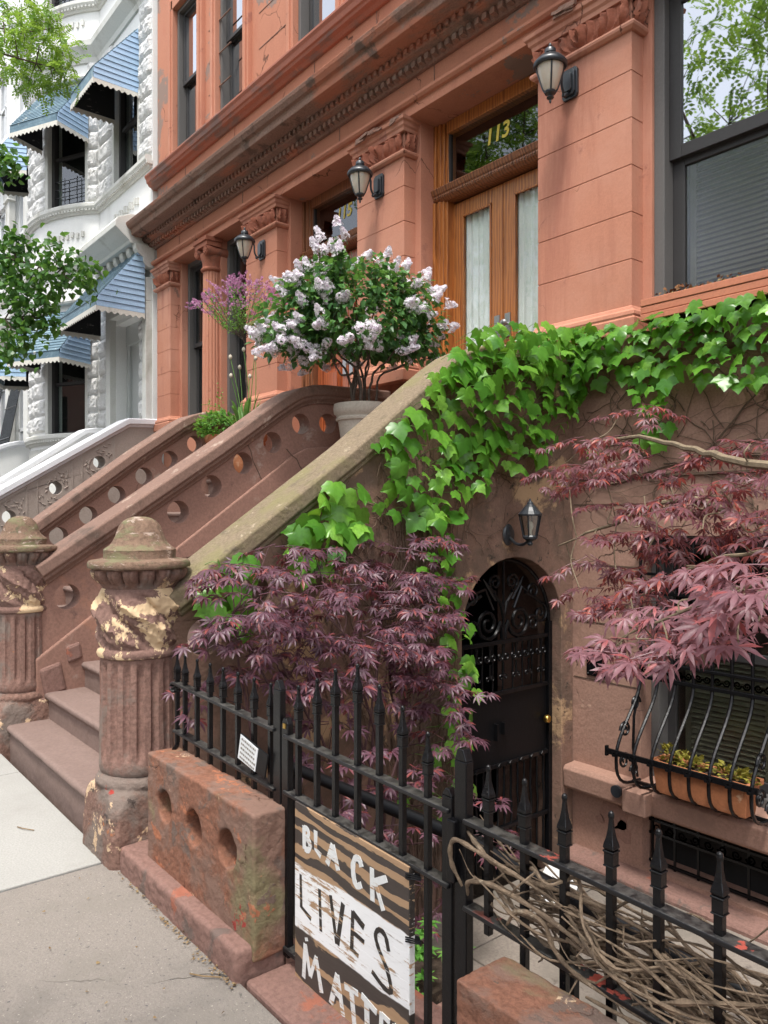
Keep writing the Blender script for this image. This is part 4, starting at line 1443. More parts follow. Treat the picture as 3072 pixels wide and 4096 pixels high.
WIN = [(14.7, 38.7), (-38.7, -14.7)]
LV = [(2.95, 4.75), (6.85, 8.75), (10.3, 12.0)]  # parlour, second, third floor openings
mb = MB()
zprev = -.1
for (z0, z1) in LV:
    arc(mb, -45, 45, zprev, z0, -.3, 0)
    for a, b in ((38.7, 45), (-14.7, 14.7), (-45, -38.7)):
        arc(mb, a, b, z0, z1, -.3, 0)
    zprev = z1
arc(mb, -45, 45, zprev, 13.5, -.3, 0)
mb.build('bow_wall', M['white_wall'], wh)
DO = (-12.42, -11.10, .5, 4.62)
W2 = (-12.50, -11.47, 6.88, 8.75)
vs, fs = plate(rect(KX, HX0 - .08, -.1, 13.5), [rect(*DO), rect(*W2), rect(-12.5, -11.47, 10.3, 12.0)], FL, FL + .35, lambda u, v, w: (u, w, v))
MB().add(vs, fs).build('wall', M['white_wall'], wh)
MB().box(-16.2, HX0 - .2, 6.3, 9, -.1, 13.5).build('inner_walls', M['inside'], wh)
MB().box(KX + .1, HX0 - .3, 5.3, 5.4, 5.5, 12.5).build('inner_walls', M['inside'], wh)


def mould(prof, a=-45, b=45, flat=True, name='string_course', m=None, x1=HX0 - .1):
    """profile (out, z) along the bow and the flat bay"""
    mb = MB()
    pts = [lambda o, z, ph=ph: bow(ph, z, o) for ph in [a + (b - a) * k / 24 for k in range(25)]]
    if flat:
        pts += [lambda o, z, x=x: Vector((x, FL - o, z)) for x in (KX + .03, x1)]
    n = len(prof)
    for f in pts:
        for o, z in prof:
            mb.v.append(tuple(f(o, z)))
    for k in range(len(pts) - 1):
        for j in range(n - 1):
            mb.f.append((k * n + j, k * n + j + 1, (k + 1) * n + j + 1, (k + 1) * n + j))
    mb.f.append(tuple(range(n)))
    mb.f.append(tuple(range((len(pts) - 1) * n, len(pts) * n))[::-1])
    return mb.build(name, m or M['white_trim'], wh)


for z in (6.70, 2.80, 10.15):
    mould([(-.02, z - .02), (.03, z - .02), (.05, z + .02), (.09, z + .05), (.11, z + .08), (.11, z + .13), (.09, z + .15), (-.02, z + .16)])
mould([(-.02, 9.25), (.03, 9.25), (.05, 9.32), (.12, 9.40), (.17, 9.46), (.18, 9.55), (.14, 9.60), (.05, 9.64), (-.02, 9.66)])
mould([(-.02, 5.72), (.03, 5.72), (.06, 5.78), (.10, 5.82), (.10, 5.88), (.03, 5.92), (-.02, 5.93)])
# dentils under the string courses, block pattern on the parapet panels
mb = MB()
for z in (6.70, 2.80, 10.15):
    for k in range(52):
        ph = -45 + k * 90 / 51
        a = math.radians(ph)
        mb.obox(bow(ph, z + .045, .065), (math.cos(a) * .018, math.sin(a) * .018, 0), (math.sin(a) * .025, -math.cos(a) * .025, 0), (0, 0, .024))
    for k in range(34):
        x = KX + .06 + k * .066
        mb.box(x, x + .036, FL - .09, FL, z + .02, z + .07)
for base, cen in ((6.35, 26), (6.35, -26), (9.95, 26)):
    for k in range(9):
        ph = cen - 11 + k * 2.75
        a = math.radians(ph)
        mb.obox(bow(ph, base - .02 * (k % 2), .01), (math.cos(a) * .025, math.sin(a) * .025, 0), (math.sin(a) * .02, -math.cos(a) * .02, 0), (0, 0, .045))
for k in range(10):
    x = -12.45 + k * .105
    mb.box(x, x + .055, FL - .03, FL, 6.32 - .03 * (k % 2), 6.42 - .03 * (k % 2))
mb.build('dentils', M['white_trim'], wh)['kind'] = 'stuff'
# fluted drum below the parlour windows
mb = MB()
for k in range(60):
    ph = -44 + k * 88 / 59
    a = math.radians(ph)
    mb.obox(bow(ph, 2.35, .012), (math.cos(a) * .014, math.sin(a) * .014, 0), (math.sin(a) * .014, -math.cos(a) * .014, 0), (0, 0, .36))
mb.build('fluting', M['white_trim'], wh)


def rock(mb, fn, s0, s1, z0, z1, dep=.07):
    nu, nv = 11, 8
    b = len(mb.v)
    sd = R.random() * 100
    for j in range(nv + 1):
        for i in range(nu + 1):
            u, v = i / nu, j / nv
            e = min(1, 9 * min(u, 1 - u)) * min(1, 6 * min(v, 1 - v))
            h = dep * e * (.7 + .28 * noise.noise(Vector((u * 2.6 + sd, v * 2.0, sd))) + .3 * noise.noise(Vector((u * 7 + sd, v * 5, sd))))
            mb.v.append(tuple(fn(s0 + (s1 - s0) * u, z0 + (z1 - z0) * v, .004 + max(-.002, h))))
    for j in range(nv):
        for i in range(nu):
            a = b + j * (nu + 1) + i
            mb.f.append((a, a + 1, a + nu + 2, a + nu + 1))


mb = MB()
flat = lambda s, z, o: Vector((s, FL - o, z))
for (zz0, zz1) in ((6.88, 9.2), (3.0, 4.9)):
    z = zz0
    k = 0
    while z < zz1 - .1:
        for a, b, f in ((-14.0, 14.0, bow), (39.2, 44.6, bow), (-44.6, -39.2, bow), (KX + .02, -12.56, flat), (-11.40, HX0 - .1, flat)):
            if f is flat and zz0 < 5 and a < -12:
                b = -12.8
            if f is bow and a == -14.0:
                rock(mb, f, a, 0 + (k % 2) * 4 - 2, z + .008, z + .29)
                rock(mb, f, .4 + (k % 2) * 4 - 2, b, z + .008, z + .29)
            else:
                rock(mb, f, a, b, z + .008, z + .29)
        z += .30
        k += 1
mb.build('rustication', M['rustic'], wh, smooth=False, fix=False)


def bwin(c, w, z0, z1, t, n, bars=True):
    """dark sash window; c point on the wall, t tangent, n outward"""
    t, n = Vector(t), Vector(n)
    mb = MB()
    o = Vector((c[0], c[1], 0))
    up = Vector((0, 0, 1))
    for s in (-1, 1):
        mb.obox(o + t * s * (w / 2 - .03) - n * .12 + up * (z0 + z1) / 2, t * .03, n * .05, up * (z1 - z0) / 2)
    for z in (z0 + .03, (z0 + z1) / 2, z1 - .03):
        mb.obox(o - n * .13 + up * z, t * (w / 2 - .06), n * .03, up * .025)
    fr = mb.build('window', M['dark_frame'], wh)
    MB().obox(o - n * .145 + up * (z0 + z1) / 2, t * (w / 2 - .05), n * .003, up * (z1 - z0) / 2).build('pane', M['glass'], fr)
    MB().obox(o - n * .27 + up * (z0 + z1) / 2, t * (w / 2), n * .006, up * (z1 - z0) / 2).build('backing', M['inside'], fr)
    for s in (-1, 1):
        MB().obox(o + t * s * (w / 2 + .035) - n * .05 + up * (z0 + z1) / 2, t * .035, n * .07, up * (z1 - z0) / 2).build('frame', M['white_trim'], fr, bevel=.006)
    if bars:
        mb = MB()
        for k in range(4):
            mb.obox(o - n * .09 + up * (z0 + .12 + .14 * k), t * (w / 2 - .03), n * .005, up * .005)
        for k in range(2):
            mb.obox(o - n * .09 + t * (w / 6 * (2 * k - 1)) + up * (z0 + .3), t * .005, n * .005, up * .28)
        mb.build('bar', M['black_iron'], fr)


def frame_at(phi):
    a = math.radians(phi)
    h = math.radians(12)
    c = bow(phi, 0, -BR * (1 - math.cos(h)))
    return c, Vector((math.cos(a), math.sin(a), 0)), Vector((math.sin(a), -math.cos(a), 0))


for ph in (26.7, -26.7):
    c, t_, n_ = frame_at(ph)
    for z0, z1 in LV:
        bwin(c, .86, z0, z1, t_, n_, bars=z0 > 5)
bwin((-11.985, FL, 0), 1.0, 6.88, 8.75, (1, 0, 0), (0, -1, 0), bars=False)
bwin((-11.985, FL, 0), 1.0, 10.3, 12.0, (1, 0, 0), (0, -1, 0), bars=False)
# pale door and its surround
mb = MB()
mb.box(-12.42, -11.10, FL + .22, FL + .26, .5, 4.62)
for a, b in ((-12.42, -12.30), (-11.92, -11.72), (-11.25, -11.10)):
    mb.box(a, b, FL + .17, FL + .23, .5, 4.62)
mb.box(-12.42, -11.10, FL + .16, FL + .24, 4.3, 4.62)
mb.build('door', M['grey_door'], wh, bevel=.008)
mb = MB().box(-12.62, -12.43, FL - .10, FL + .01, 2.0, 4.7).box(-11.09, -10.95, FL - .10, FL + .01, 2.0, 4.7).box(-12.62, -10.95, FL - .10, FL + .01, 4.7, 5.05)
mb.build('door_surround', M['white_trim'], wh, bevel=.01)
# bracketed entablature over the door
mb = MB()
ent = [(4.55, 5.5), (4.2, 5.5), (4.18, 5.54), (4.10, 5.60), (4.03, 5.66), (3.98, 5.70), (3.98, 5.78), (4.02, 5.84), (4.2, 5.92), (4.55, 5.98)]
mb.ext_x(ent, -12.75, -10.97)
mb.build('entablature', M['white_trim'], wh, bevel=.008)
for k in range(7):
    mb = MB()
    x = -12.66 + k * .27
    pr = []
    mb.ext_x([(4.55, 5.18), (4.46, 5.18), (4.40, 5.21), (4.37, 5.26), (4.37, 5.32), (4.30, 5.36), (4.26, 5.42), (4.25, 5.50), (4.55, 5.50)], x, x + .13)
    mb.build('bracket', M['white_trim'], wh, bevel=.012)


def awning(c, t, n, w, proj, ztop, zf, zb):
    """sloped metal awning with lapped slats, side panels and a scalloped valance; top slat surface is the part itself"""
    t, n = Vector(t), Vector(n)
    o = Vector((c[0], c[1], 0)) + n * .02
    up = Vector((0, 0, 1))
    mb = MB()
    N = 15
    rows = []
    Ls = math.hypot(proj, ztop - zf)
    d = (n * proj + up * (zf - ztop)) / Ls
    q = (up * proj + n * (ztop - zf)) / Ls
    top = o + up * ztop
    for k in range(N):
        a, b = k / N, (k + 1) / N
        p = top + d * (Ls * (a + b) / 2) + q * .006
        mb.obox(p, t * w / 2, d * (Ls / N / 2 + .008) + q * .006, q * .004)
    nf = 2
    for k in range(nf):
        z = zf - (zf - zb) * (k + .5) / nf
        mb.obox(o + n * (proj + .004) + up * z, t * w / 2, n * .003, up * (zf - zb) / nf / 2.05)
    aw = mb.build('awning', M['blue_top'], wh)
    M_ = 12
    for s in (-1, 1):
        mb = MB()
        for k in range(M_):
            z0 = zb + (ztop - zb) * k / M_
            z1 = zb + (ztop - zb) * (k + 1) / M_
            def ext(z):
                return proj if z <= zf else proj * (ztop - z) / (ztop - zf)
            e0, e1 = ext(z0), ext(z1 - .004)
            base = o + t * s * (w / 2)
            lift = t * s * .010
            pts = [base + up * z0 + lift, base + n * e0 + up * z0 + lift, base + n * e1 + up * (z1 - .004), base + up * (z1 - .004)]
            mb.prism(pts, t * s * .004)
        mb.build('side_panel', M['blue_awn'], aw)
        base = o + t * s * (w / 2 - .008)
        MB().prism([base + up * zb, base + n * (proj - .01) + up * zb, base + n * (proj - .01) + up * (zf - .01), base + up * (ztop - .02)], -t * s * .004).build('lining', M['awn_under'], aw)
    mb = MB()
    def scallop(a, b, off):
        L = (b - a).length
        m = max(3, int(L / .085))
        e = (b - a) / L
        prof = []
        for i in range(m * 6 + 1):
            s = L * i / (m * 6)
            prof.append(a + e * s - up * (.075 + .016 * math.cos(2 * PI * s / (L / m))))
        pts = [a, b] + prof[::-1]
        mb.prism(pts, off * .006)
    for s in (-1, 1):
        base = o + t * s * (w / 2 + .006) + up * (zb + .005)
        scallop(base, base + n * (proj + .01), t * s)
    a = o + n * (proj + .006) - t * (w / 2 + .006) + up * (zb + .005)
    scallop(a, a + t * (w + .012), n)
    mb.build('valance', M['valance'], aw)
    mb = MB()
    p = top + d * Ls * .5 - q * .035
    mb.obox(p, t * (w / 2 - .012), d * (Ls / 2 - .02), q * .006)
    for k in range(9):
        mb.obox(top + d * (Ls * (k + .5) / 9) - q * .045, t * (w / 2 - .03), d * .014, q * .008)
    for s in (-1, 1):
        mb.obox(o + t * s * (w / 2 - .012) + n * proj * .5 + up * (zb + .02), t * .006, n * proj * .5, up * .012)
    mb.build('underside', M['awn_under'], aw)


awning((-11.93, FL, 0), (1, 0, 0), (0, -1, 0), 1.02, .68, 8.95, 8.12, 7.96)
awning((-11.87, FL - .1, 0), (1, 0, 0), (0, -1, 0), 1.86, .70, 5.50, 4.62, 4.50)
for ph in (26.7, -26.7):
    c, t_, n_ = frame_at(ph)
    awning(c + n_ * .03, t_, n_, 1.06, .66, 8.9, 8.06, 7.93)
    awning(c + n_ * .03, t_, n_, 1.16, .66, 5.05, 4.22, 4.10)
    if ph > 0:
        mb = MB()
        pts = []
        for k in range(12):
            q = ph - 15 + k * 30 / 11
            pts.append(bow(q, 8.99, .05))
        mb.tube(pts, .045, 8)
        pts = [bow(ph - 15 + k * 30 / 11, 5.2, .05) for k in range(12)]
        mb.tube(pts, .05, 8)
        mb.build('lintel_roll', M['white_trim'], wh, smooth=True)

# ================================================================== pale house further left
ph_ = thing('pale_house', 'cream stone row house with white windows beyond the white bow front at the left edge', 'house', (-20, 5, 0))
ops = []
for a in (-17.7, -19.4, -21.4, -23.3):
    ops += [(a - .95, a, 2.3, 4.6), (a - .95, a, 6.9, 8.8), (a - .95, a, 10.4, 12.1)]
vs, fs = plate(rect(-26, -16.25, -.1, 13.5), [rect(*o) for o in ops], 4.5, 4.8, lambda u, v, w: (u, w, v))
MB().add(vs, fs).build('wall', M['white_wall'], ph_)
MB().box(-26, -16.25, 5.0, 9, -.1, 13.5).build('inner_walls', M['inside'], ph_)
for a, b, z0, z1 in ops:
    mb = MB()
    for q in ((a, a + .08, z0, z1), (b - .08, b, z0, z1), (a, b, z0, z0 + .08), (a, b, z1 - .08, z1), (a, b, (z0 + z1) / 2 - .03, (z0 + z1) / 2 + .03), ((a + b) / 2 - .025, (a + b) / 2 + .025, z0, z1)):
        mb.box(q[0], q[1], 4.58, 4.66, q[2], q[3])
    fr = mb.build('window', M['white_frame'], ph_)
    MB().box(a, b, 4.618, 4.622, z0, z1).build('pane', M['glass_up'], fr)
for x in (-18.75, -17.25, -20.9):
    for z0, z1 in ((2.3, 5.0), (6.8, 9.0)):
        mb = MB().box(x - .16, x + .16, 4.36, 4.5, z0, z1 - .45)
        pl = mb.build('pilaster', M['white_trim'], ph_, bevel=.01)
        mb = MB()
        ring(mb, [(0, z1 - .45), (.05, z1 - .42), (.03, z1 - .38), (.05, z1 - .2), (.12, z1 - .1), (.14, z1), (0, z1)], x - .16, x + .16, 4.36, 4.5)
        mb.build('capital', M['white_trim'], pl, bevel=.01)
mb = MB().ext_x([(4.5, 5.4), (4.3, 5.45), (4.2, 5.55), (4.1, 5.7), (4.1, 5.8), (4.5, 5.9)], -26, -16.5).ext_x([(4.5, 9.3), (4.3, 9.35), (4.2, 9.5), (4.2, 9.6), (4.5, 9.7)], -26, -16.5).ext_x([(4.5, 6.5), (4.38, 6.52), (4.36, 6.7), (4.5, 6.75)], -26, -16.5)
mb.build('cornice', M['white_trim'], ph_, bevel=.01)
# leaning wire window guards
for x in (-17.72, -19.42):
    mb = MB()
    for k in range(12):
        xx = x - .9 + k * .08
        mb.tube([(xx, 3.98, 2.3), (xx + .01, 4.1, 2.8), (xx + .02, 4.42, 4.5)], .012, 5)
    for z in (2.35, 2.7, 3.2, 3.9, 4.45):
        yy = 3.98 + (z - 2.3) * .2
        mb.tube([(x - .95, yy, z), (x + .02, yy, z)], .012, 5)
    tag(mb.build('window_guard', M['black_iron']), 'black wire guard leaning out from a white ground floor window at the far left', 'window guard', 'wire guards on the pale house')
st4 = thing('stoop', 'white stoop wall with a flat top before the pale house at far left', 'stoop', (-17, 1.5, 0))
w4 = stair_wall(st4, -16.9, .15, [(.9, 1.2), (2.6, 2.45), (3.9, 3.0), (4.1, 3.05), (4.45, 3.06)], M['white_wall'], M['white_cap'], [], -.1, yend=4.45)
steps(st4, -18.4, -17.06, n=12, m=M['white_trim'])

# ================================================================== wall lamps


def wall_lamp(x, z, label, wy=4.52, size=1.1):
    t = thing('wall_lamp', label, 'wall lamp', (x, wy, z), 'frosted lanterns on the pilasters')
    mb = MB()
    pts = [(-.045, -.09), (.045, -.09), (.06, -.07), (.06, .07), (.045, .09), (-.045, .09), (-.06, .07), (-.06, -.07)]
    mb.prism([(x + u, wy, z + v * 1.1) for u, v in pts], (0, -.02, 0))
    mb.prism([(x + u * .78, wy - .02, z + v * .9) for u, v in pts], (0, -.015, 0))
    mb.prism([(x + u * .5, wy - .035, z + v * .66) for u, v in pts], (0, -.015, 0))
    mb.build('back_plate', M['lamp_black'], t, bevel=.003)
    ly = wy - .215
    mb = MB().tube(smooth_path([(x, wy - .03, z - .06), (x, wy - .07, z - .085), (x, wy - .10, z - .04), (x, wy - .105, z + .03), (x, wy - .15, z + .075), (x, ly + .03, z + .09), (x, ly, z + .10)], 5), .009, 8)
    mb.lathe([(0, -.015), (.014, -.008), (.016, 0), (.014, .008), (0, .015)], (x, wy - .075, z - .095), 12)
    mb.build('arm', M['lamp_black'], t, smooth=True)
    c = (x, ly, z - .02)
    mb = MB().lathe([(.078, .055), (.10, .052), (.107, .06), (.107, .075), (.098, .088), (.075, .112), (.05, .125), (.034, .13), (.030, .137), (.036, .142), (.036, .165), (.03, .172), (.018, .178), (.008, .185), (.011, .195), (.005, .208), (0, .212)], c, 36)
    mb.build('cap', M['lamp_black'], t, smooth=True)
    mb = MB().lathe([(0, -.10), (.03, -.10), (.043, -.085), (.062, -.03), (.077, .02), (.083, .056), (0, .056)], c, 36)
    mb.build('glass_shade', M['frost'], t, smooth=True)
    mb = MB()
    for k in range(4):
        a = PI / 4 + k * PI / 2
        prof = [(.085, .058), (.080, .02), (.065, -.03), (.046, -.085), (.034, -.105)]
        mb.tube([(c[0] + r * math.cos(a), c[1] + r * math.sin(a), c[2] + zz) for r, zz in prof], .0055, 6)
    mb.lathe([(0, -.175), (.006, -.17), (.008, -.16), (.006, -.15), (.018, -.145), (.024, -.138), (.018, -.13), (.012, -.127), (.016, -.12), (.034, -.113), (.038, -.104), (.034, -.096), (0, -.095)], c, 24)
    mb.build('finial', M['lamp_black'], t, smooth=True)
    t.scale = (size, size, size)
    return t


wall_lamp(-3.42, 4.63, 'black lantern with frosted glass on the pilaster between door 113 and the big window')
wall_lamp(-5.60, 4.62, 'black lantern with frosted glass on the pilaster between doors 115 and 113')
wall_lamp(-7.75, 4.60, 'black lantern with frosted glass on the pilaster above the pink flowering tree')

t = thing('wall_lamp', 'small black coach lantern with clear panes on the wall above the arched gate', 'wall lamp', (-3.40, 3.82, 1.42))
mb = MB()
mb.lathe([(0, 0), (.05, 0), (.055, .008), (.045, .02), (0, .025)], (0, 0, 0), 24)
mb.xf(lambda p: Vector((-3.40 + p.z, 3.82 + p.x, 1.42 + p.y * 1.3)))
mb.tube(smooth_path([(-3.39, 3.82, 1.41), (-3.33, 3.82, 1.365), (-3.27, 3.82, 1.36), (-3.22, 3.82, 1.385)], 5), .010, 8)
mb.build('arm', M['lamp_black'], t, smooth=True)
lc = (-3.21, 3.82, 1.40)
hexa = lambda r, z, k: (lc[0] + r * math.cos(k * PI / 3), lc[1] + r * math.sin(k * PI / 3), lc[2] + z)
mb = MB()
lv = [(.075, .145), (.078, .155), (.06, .175), (.04, .20), (.022, .218), (.02, .228), (.008, .24), (.004, .255)]
mb.lathe(lv, lc, 12)
mb.lathe([(.012, -.045), (.02, -.035), (.014, -.02), (.03, -.01), (.048, 0), (.05, .012), (.045, .02)], lc, 12)
mb.build('cap', M['lamp_black'], t)
mb = MB()
for k in range(6):
    mb.bar(hexa(.045, .01, k), hexa(.072, .15, k), .007, .007)
mb.build('frame', M['lamp_black'], t)
MB().lathe([(.042, .015), (.068, .145)], lc, 6).build('pane', M['glass'], t)
MB().lathe([(.010, .01), (.012, .05), (.022, .075), (.02, .10), (0, .115)], lc, 16).build('bulb', M['frost'], t, smooth=True)

# ================================================================== basement window guard
wg = thing('window_guard', 'black iron bellied window guard with scrolls around the terracotta trough', 'window guard', (-2.2, 4.4, -.18))
X0, X1 = -2.83, -1.98


def belly(x, z):
    """y of a bellied bar at height z"""
    if z > .50:
        return 4.47
    if z > .02:
        s = (.50 - z) / .48
        return 4.47 - .275 * (s * s * (3 - 2 * s))
    s = min(1, (.02 - z) / .19)
    return 4.195 + .24 * (1 - max(0, 1 - s ** 3) ** (1 / 3))


n = 8
for k in range(n):
    x = X0 + (X1 - X0) * k / (n - 1)
    zs = [1.40, .9, .52] + [.48 - .04 * i for i in range(12)] + [.0, -.05, -.09, -.125, -.15, -.162, -.169]
    MB().tube([(x, belly(x, z), z) for z in zs] + [(x, 4.46, -.172)], .0105, 6).build('bar', M['black_iron'], wg)
for z, hh in ((.50, .012), (.60, .009), (1.05, .012), (1.17, .009), (1.40, .012)):
    MB().box(X0 - .03, X1 + .03, 4.455, 4.485, z - hh, z + hh).build('rail', M['black_iron'], wg, bevel=.002)
MB().box(X0 - .02, X1 + .02, 4.40, 4.42, -.185, -.165).build('rail', M['black_iron'], wg)
mb = MB()
mb.box(X0 - .07, X1 + .04, 4.183, 4.20, .035, .070)
for k in range(n):
    x = X0 + (X1 - X0) * k / (n - 1)
    for j in range(6):
        a = j * PI / 3
        mb.obox((x + .016 * math.cos(a), 4.178, .052 + .016 * math.sin(a)), (.009, 0, 0), (0, .006, 0), (0, 0, .009))
mb.box(X0 - .075, X0 - .06, 4.18, 4.205, .02, .085)
mb.build('rail', M['black_iron'], wg, bevel=.002)
mb = MB()
for k in range(n - 1):
    xm = X0 + (X1 - X0) * (k + .5) / (n - 1)
    for z, rr in ((.55, .030), (1.11, .034)):
        for s_ in (-1, 1):
            b = len(mb.v)
            scroll(mb, (s_ * .028, 0), rr * .8, 1.5, PI if s_ > 0 else 0, s_, 0, .006)
            mb.xf(lambda p: Vector((xm + p.y, 4.468, z + p.z)), b)
for zc, yc, rr, a0, sg_ in ((.33, 4.42, .05, 0, 1), (.18, 4.30, .055, PI, -1), (-.02, 4.29, .055, 0, 1), (-.10, 4.40, .045, PI, -1)):
    scroll(mb, (yc, zc), rr, 1.6, a0, sg_, X0 - .005, .009)
    scroll(mb, (yc, zc), rr, 1.6, a0, sg_, X1 + .005, .009)
mb.tube([(X0 - .005, 4.46, .42), (X0 - .005, 4.40, .25), (X0 - .005, 4.39, .05), (X0 - .005, 4.44, -.15)], .009, 6)
mb.build('scroll', M['black_iron'], wg, smooth=True)

cg = thing('window_guard', 'low black iron grille with a row of small scrolls over the cellar window', 'window guard', (-2.1, 4.6, -.76))
mb = MB()
for z in (-.74, -.555, -.47):
    mb.box(-2.852, -1.4, 4.60, 4.62, z - .008, z + .008)
for k in range(9):
    x = -2.83 + k * .16
    mb.box(x - .007, x + .007, 4.604, 4.616, -.76, -.40)
mb.build('bar', M['black_iron'], cg)
mb = MB()
for k in range(16):
    x = -2.79 + k * .088
    b = len(mb.v)
    scroll(mb, (0, 0), .03, 1.5, (k % 2) * PI, 1 if k % 2 else -1, 0, .006)
    mb.xf(lambda p: Vector((x + p.y, 4.60, -.513 + p.z)), b)
mb.build('scroll', M['black_iron'], cg, smooth=True)

# trough
tr = thing('planter', 'long terracotta trough inside the bellied window guard', 'planter', (-2.3, 4.31, -.16))
a, b = -2.62, -2.03
mb = MB()
def trough(x0, x1, y0, y1, z0, z1, fl, hollow):
    q = [(x0 + fl, y0 + fl, z0), (x1 - fl, y0 + fl, z0), (x1 - fl, y1 - fl, z0), (x0 + fl, y1 - fl, z0), (x0, y0, z1), (x1, y0, z1), (x1, y1, z1), (x0, y1, z1)]
    return q
vs = trough(a, b, 4.255, 4.42, -.15, .05, .022, 0)
i_ = [(a + .018, 4.27, .05), (b - .018, 4.27, .05), (b - .018, 4.405, .05), (a + .018, 4.405, .05), (a + .03, 4.282, -.0), (b - .03, 4.282, -.0), (b - .03, 4.395, -.0), (a + .03, 4.395, -.0)]
mb.add(vs + i_, [(0, 3, 2, 1), (0, 1, 5, 4), (1, 2, 6, 5), (2, 3, 7, 6), (3, 0, 4, 7), (4, 5, 9, 8), (5, 6, 10, 9), (6, 7, 11, 10), (7, 4, 8, 11), (8, 9, 13, 12), (9, 10, 14, 13), (10, 11, 15, 14), (11, 8, 12, 15), (12, 13, 14, 15)])
mb.build('body', M['terracotta'], tr, bevel=.006)
mb = MB()
for (x0, x1, y0, y1) in ((a - .012, b + .012, 4.243, 4.256), (a - .012, b + .012, 4.419, 4.432), (a - .012, a + .001, 4.256, 4.419), (b - .001, b + .012, 4.256, 4.419)):
    mb.box(x0, x1, y0, y1, .02, .053)
mb.build('rim', M['terracotta'], tr, bevel=.005)
MB().box(a + .032, b - .032, 4.284, 4.393, .001, .035).build('soil', M['soil'], tr)

# window box
wb_ = thing('planter', 'long salmon painted wooden window box below the big parlour window', 'planter', (-2.1, 4.5, 2.78))
mb = MB()
for k in range(3):
    mb.box(-2.775, -1.3, 4.375 + .004 * (k % 2), 4.395, 2.785 + .047 * k, 2.829 + .047 * k)
mb.box(-2.775, -2.755, 4.396, 4.62, 2.785, 2.924).box(-1.32, -1.3, 4.396, 4.62, 2.785, 2.924).box(-2.754, -1.321, 4.60, 4.62, 2.785, 2.924)
mb.build('box', M['planter'], wb_, bevel=.004)
MB().box(-2.754, -1.321, 4.396, 4.60, 2.79, 2.90).build('soil', M['soil'], wb_)

# plaque and papers
t = thing('plaque', 'small black plaque screwed to the basement wall beside the iron gate', 'plaque', (-3.2, 4.51, .53))
MB().box(-3.280, -3.128, 4.506, 4.515, .43, .632).build('plate', M['black_iron'], t, bevel=.002)
mb = MB()
for x in (-3.268, -3.14):
    for z in (.445, .617):
        mb.lathe([(.005, 0), (.004, .003), (0, .004)], (0, 0, 0), 8)
        mb.xf(lambda p: Vector((x + p.x, 4.506 - p.z, z + p.y)), len(mb.v) - 24)
mb.build('screw', M['steel'], t)


def sheet_mesh(c, w, h, ang, name, label):
    mb = MB()
    n = 7
    for j in range(n + 1):
        for i in range(n + 1):
            u, v = (i / n - .5) * w, (j / n - .5) * h
            z = .02 + .022 * noise.noise(Vector((u * 7 + c[0], v * 7, ang))) + .03 * (abs(u) / w) ** 2
            mb.v.append((c[0] + u * math.cos(ang) - v * math.sin(ang), c[1] + u * math.sin(ang) + v * math.cos(ang), c[2] + z))
    for j in range(n):
        for i in range(n):
            q = j * (n + 1) + i
            mb.f.append((q, q + 1, q + n + 2, q + n + 1))
    tag(mb.build(name, M['paper'], smooth=True, loc=c), label, 'paper')


sheet_mesh((-3.15, 4.05, -.83), .24, .32, .5, 'paper', 'crumpled printed sheet lying on the areaway floor against the house')
sheet_mesh((-3.02, 3.86, -.83), .24, .30, 1.1, 'paper', 'flat printed sheet lying on the areaway floor nearer the fence')

# ================================================================== leaves
def basis(d, n):
    d = Vector(d).normalized()
    n = Vector(n)
    n = (n - d * n.dot(d))
    if n.length < 1e-4:
        n = d.orthogonal()
    n.normalize()
    return d, n, d.cross(n)


def rv(s=1.):
    return Vector((R.gauss(0, s), R.gauss(0, s), R.gauss(0, s)))


LOBES = [(0, 1), (36, .93), (-36, .93), (74, .70), (-74, .70), (122, .34), (-122, .34)]


def maple_leaf(mb, p, d, n, s, droop=.35, wide=1.):
    d, n, r = basis(d, n)
    p = Vector(p)
    vs, fs = [], []
    for a, L in LOBES:
        a = math.radians(a + R.uniform(-4, 4))
        q = d * math.cos(a) + r * math.sin(a)
        c = n.cross(q)
        L = L * s * R.uniform(.9, 1.08)
        b = len(vs)
        dr = droop * R.uniform(.6, 1.4)

        def at(t):
            return p + q * (L * t * (1 - .25 * dr * t)) - n * (dr * L * t * t)
        w1, w2 = .09 * L * wide, .112 * L * wide
        vs += [at(0), at(.3) + c * w1 + n * w1 * .35, at(.3), at(.3) - c * w1 + n * w1 * .35, at(.58) + c * w2 + n * w2 * .35, at(.58), at(.58) - c * w2 + n * w2 * .35, at(.82) + c * w2 * .42, at(.82) - c * w2 * .42, at(1.03)]
        fs += [tuple(b + i for i in f) for f in ((0, 2, 1), (0, 3, 2), (1, 2, 5, 4), (2, 3, 6, 5), (4, 5, 7), (5, 6, 8), (7, 5, 8), (7, 8, 9))]
    mb.add(vs, fs)


IVY = [(0, 0), (.10, -.13), (.32, -.16), (.46, -.03), (.60, .06), (.60, .20), (.74, .44), (.58, .45), (.48, .49), (.36, .55), (.33, .68), (.21, .79), (.13, .90), (0, 1.08)]


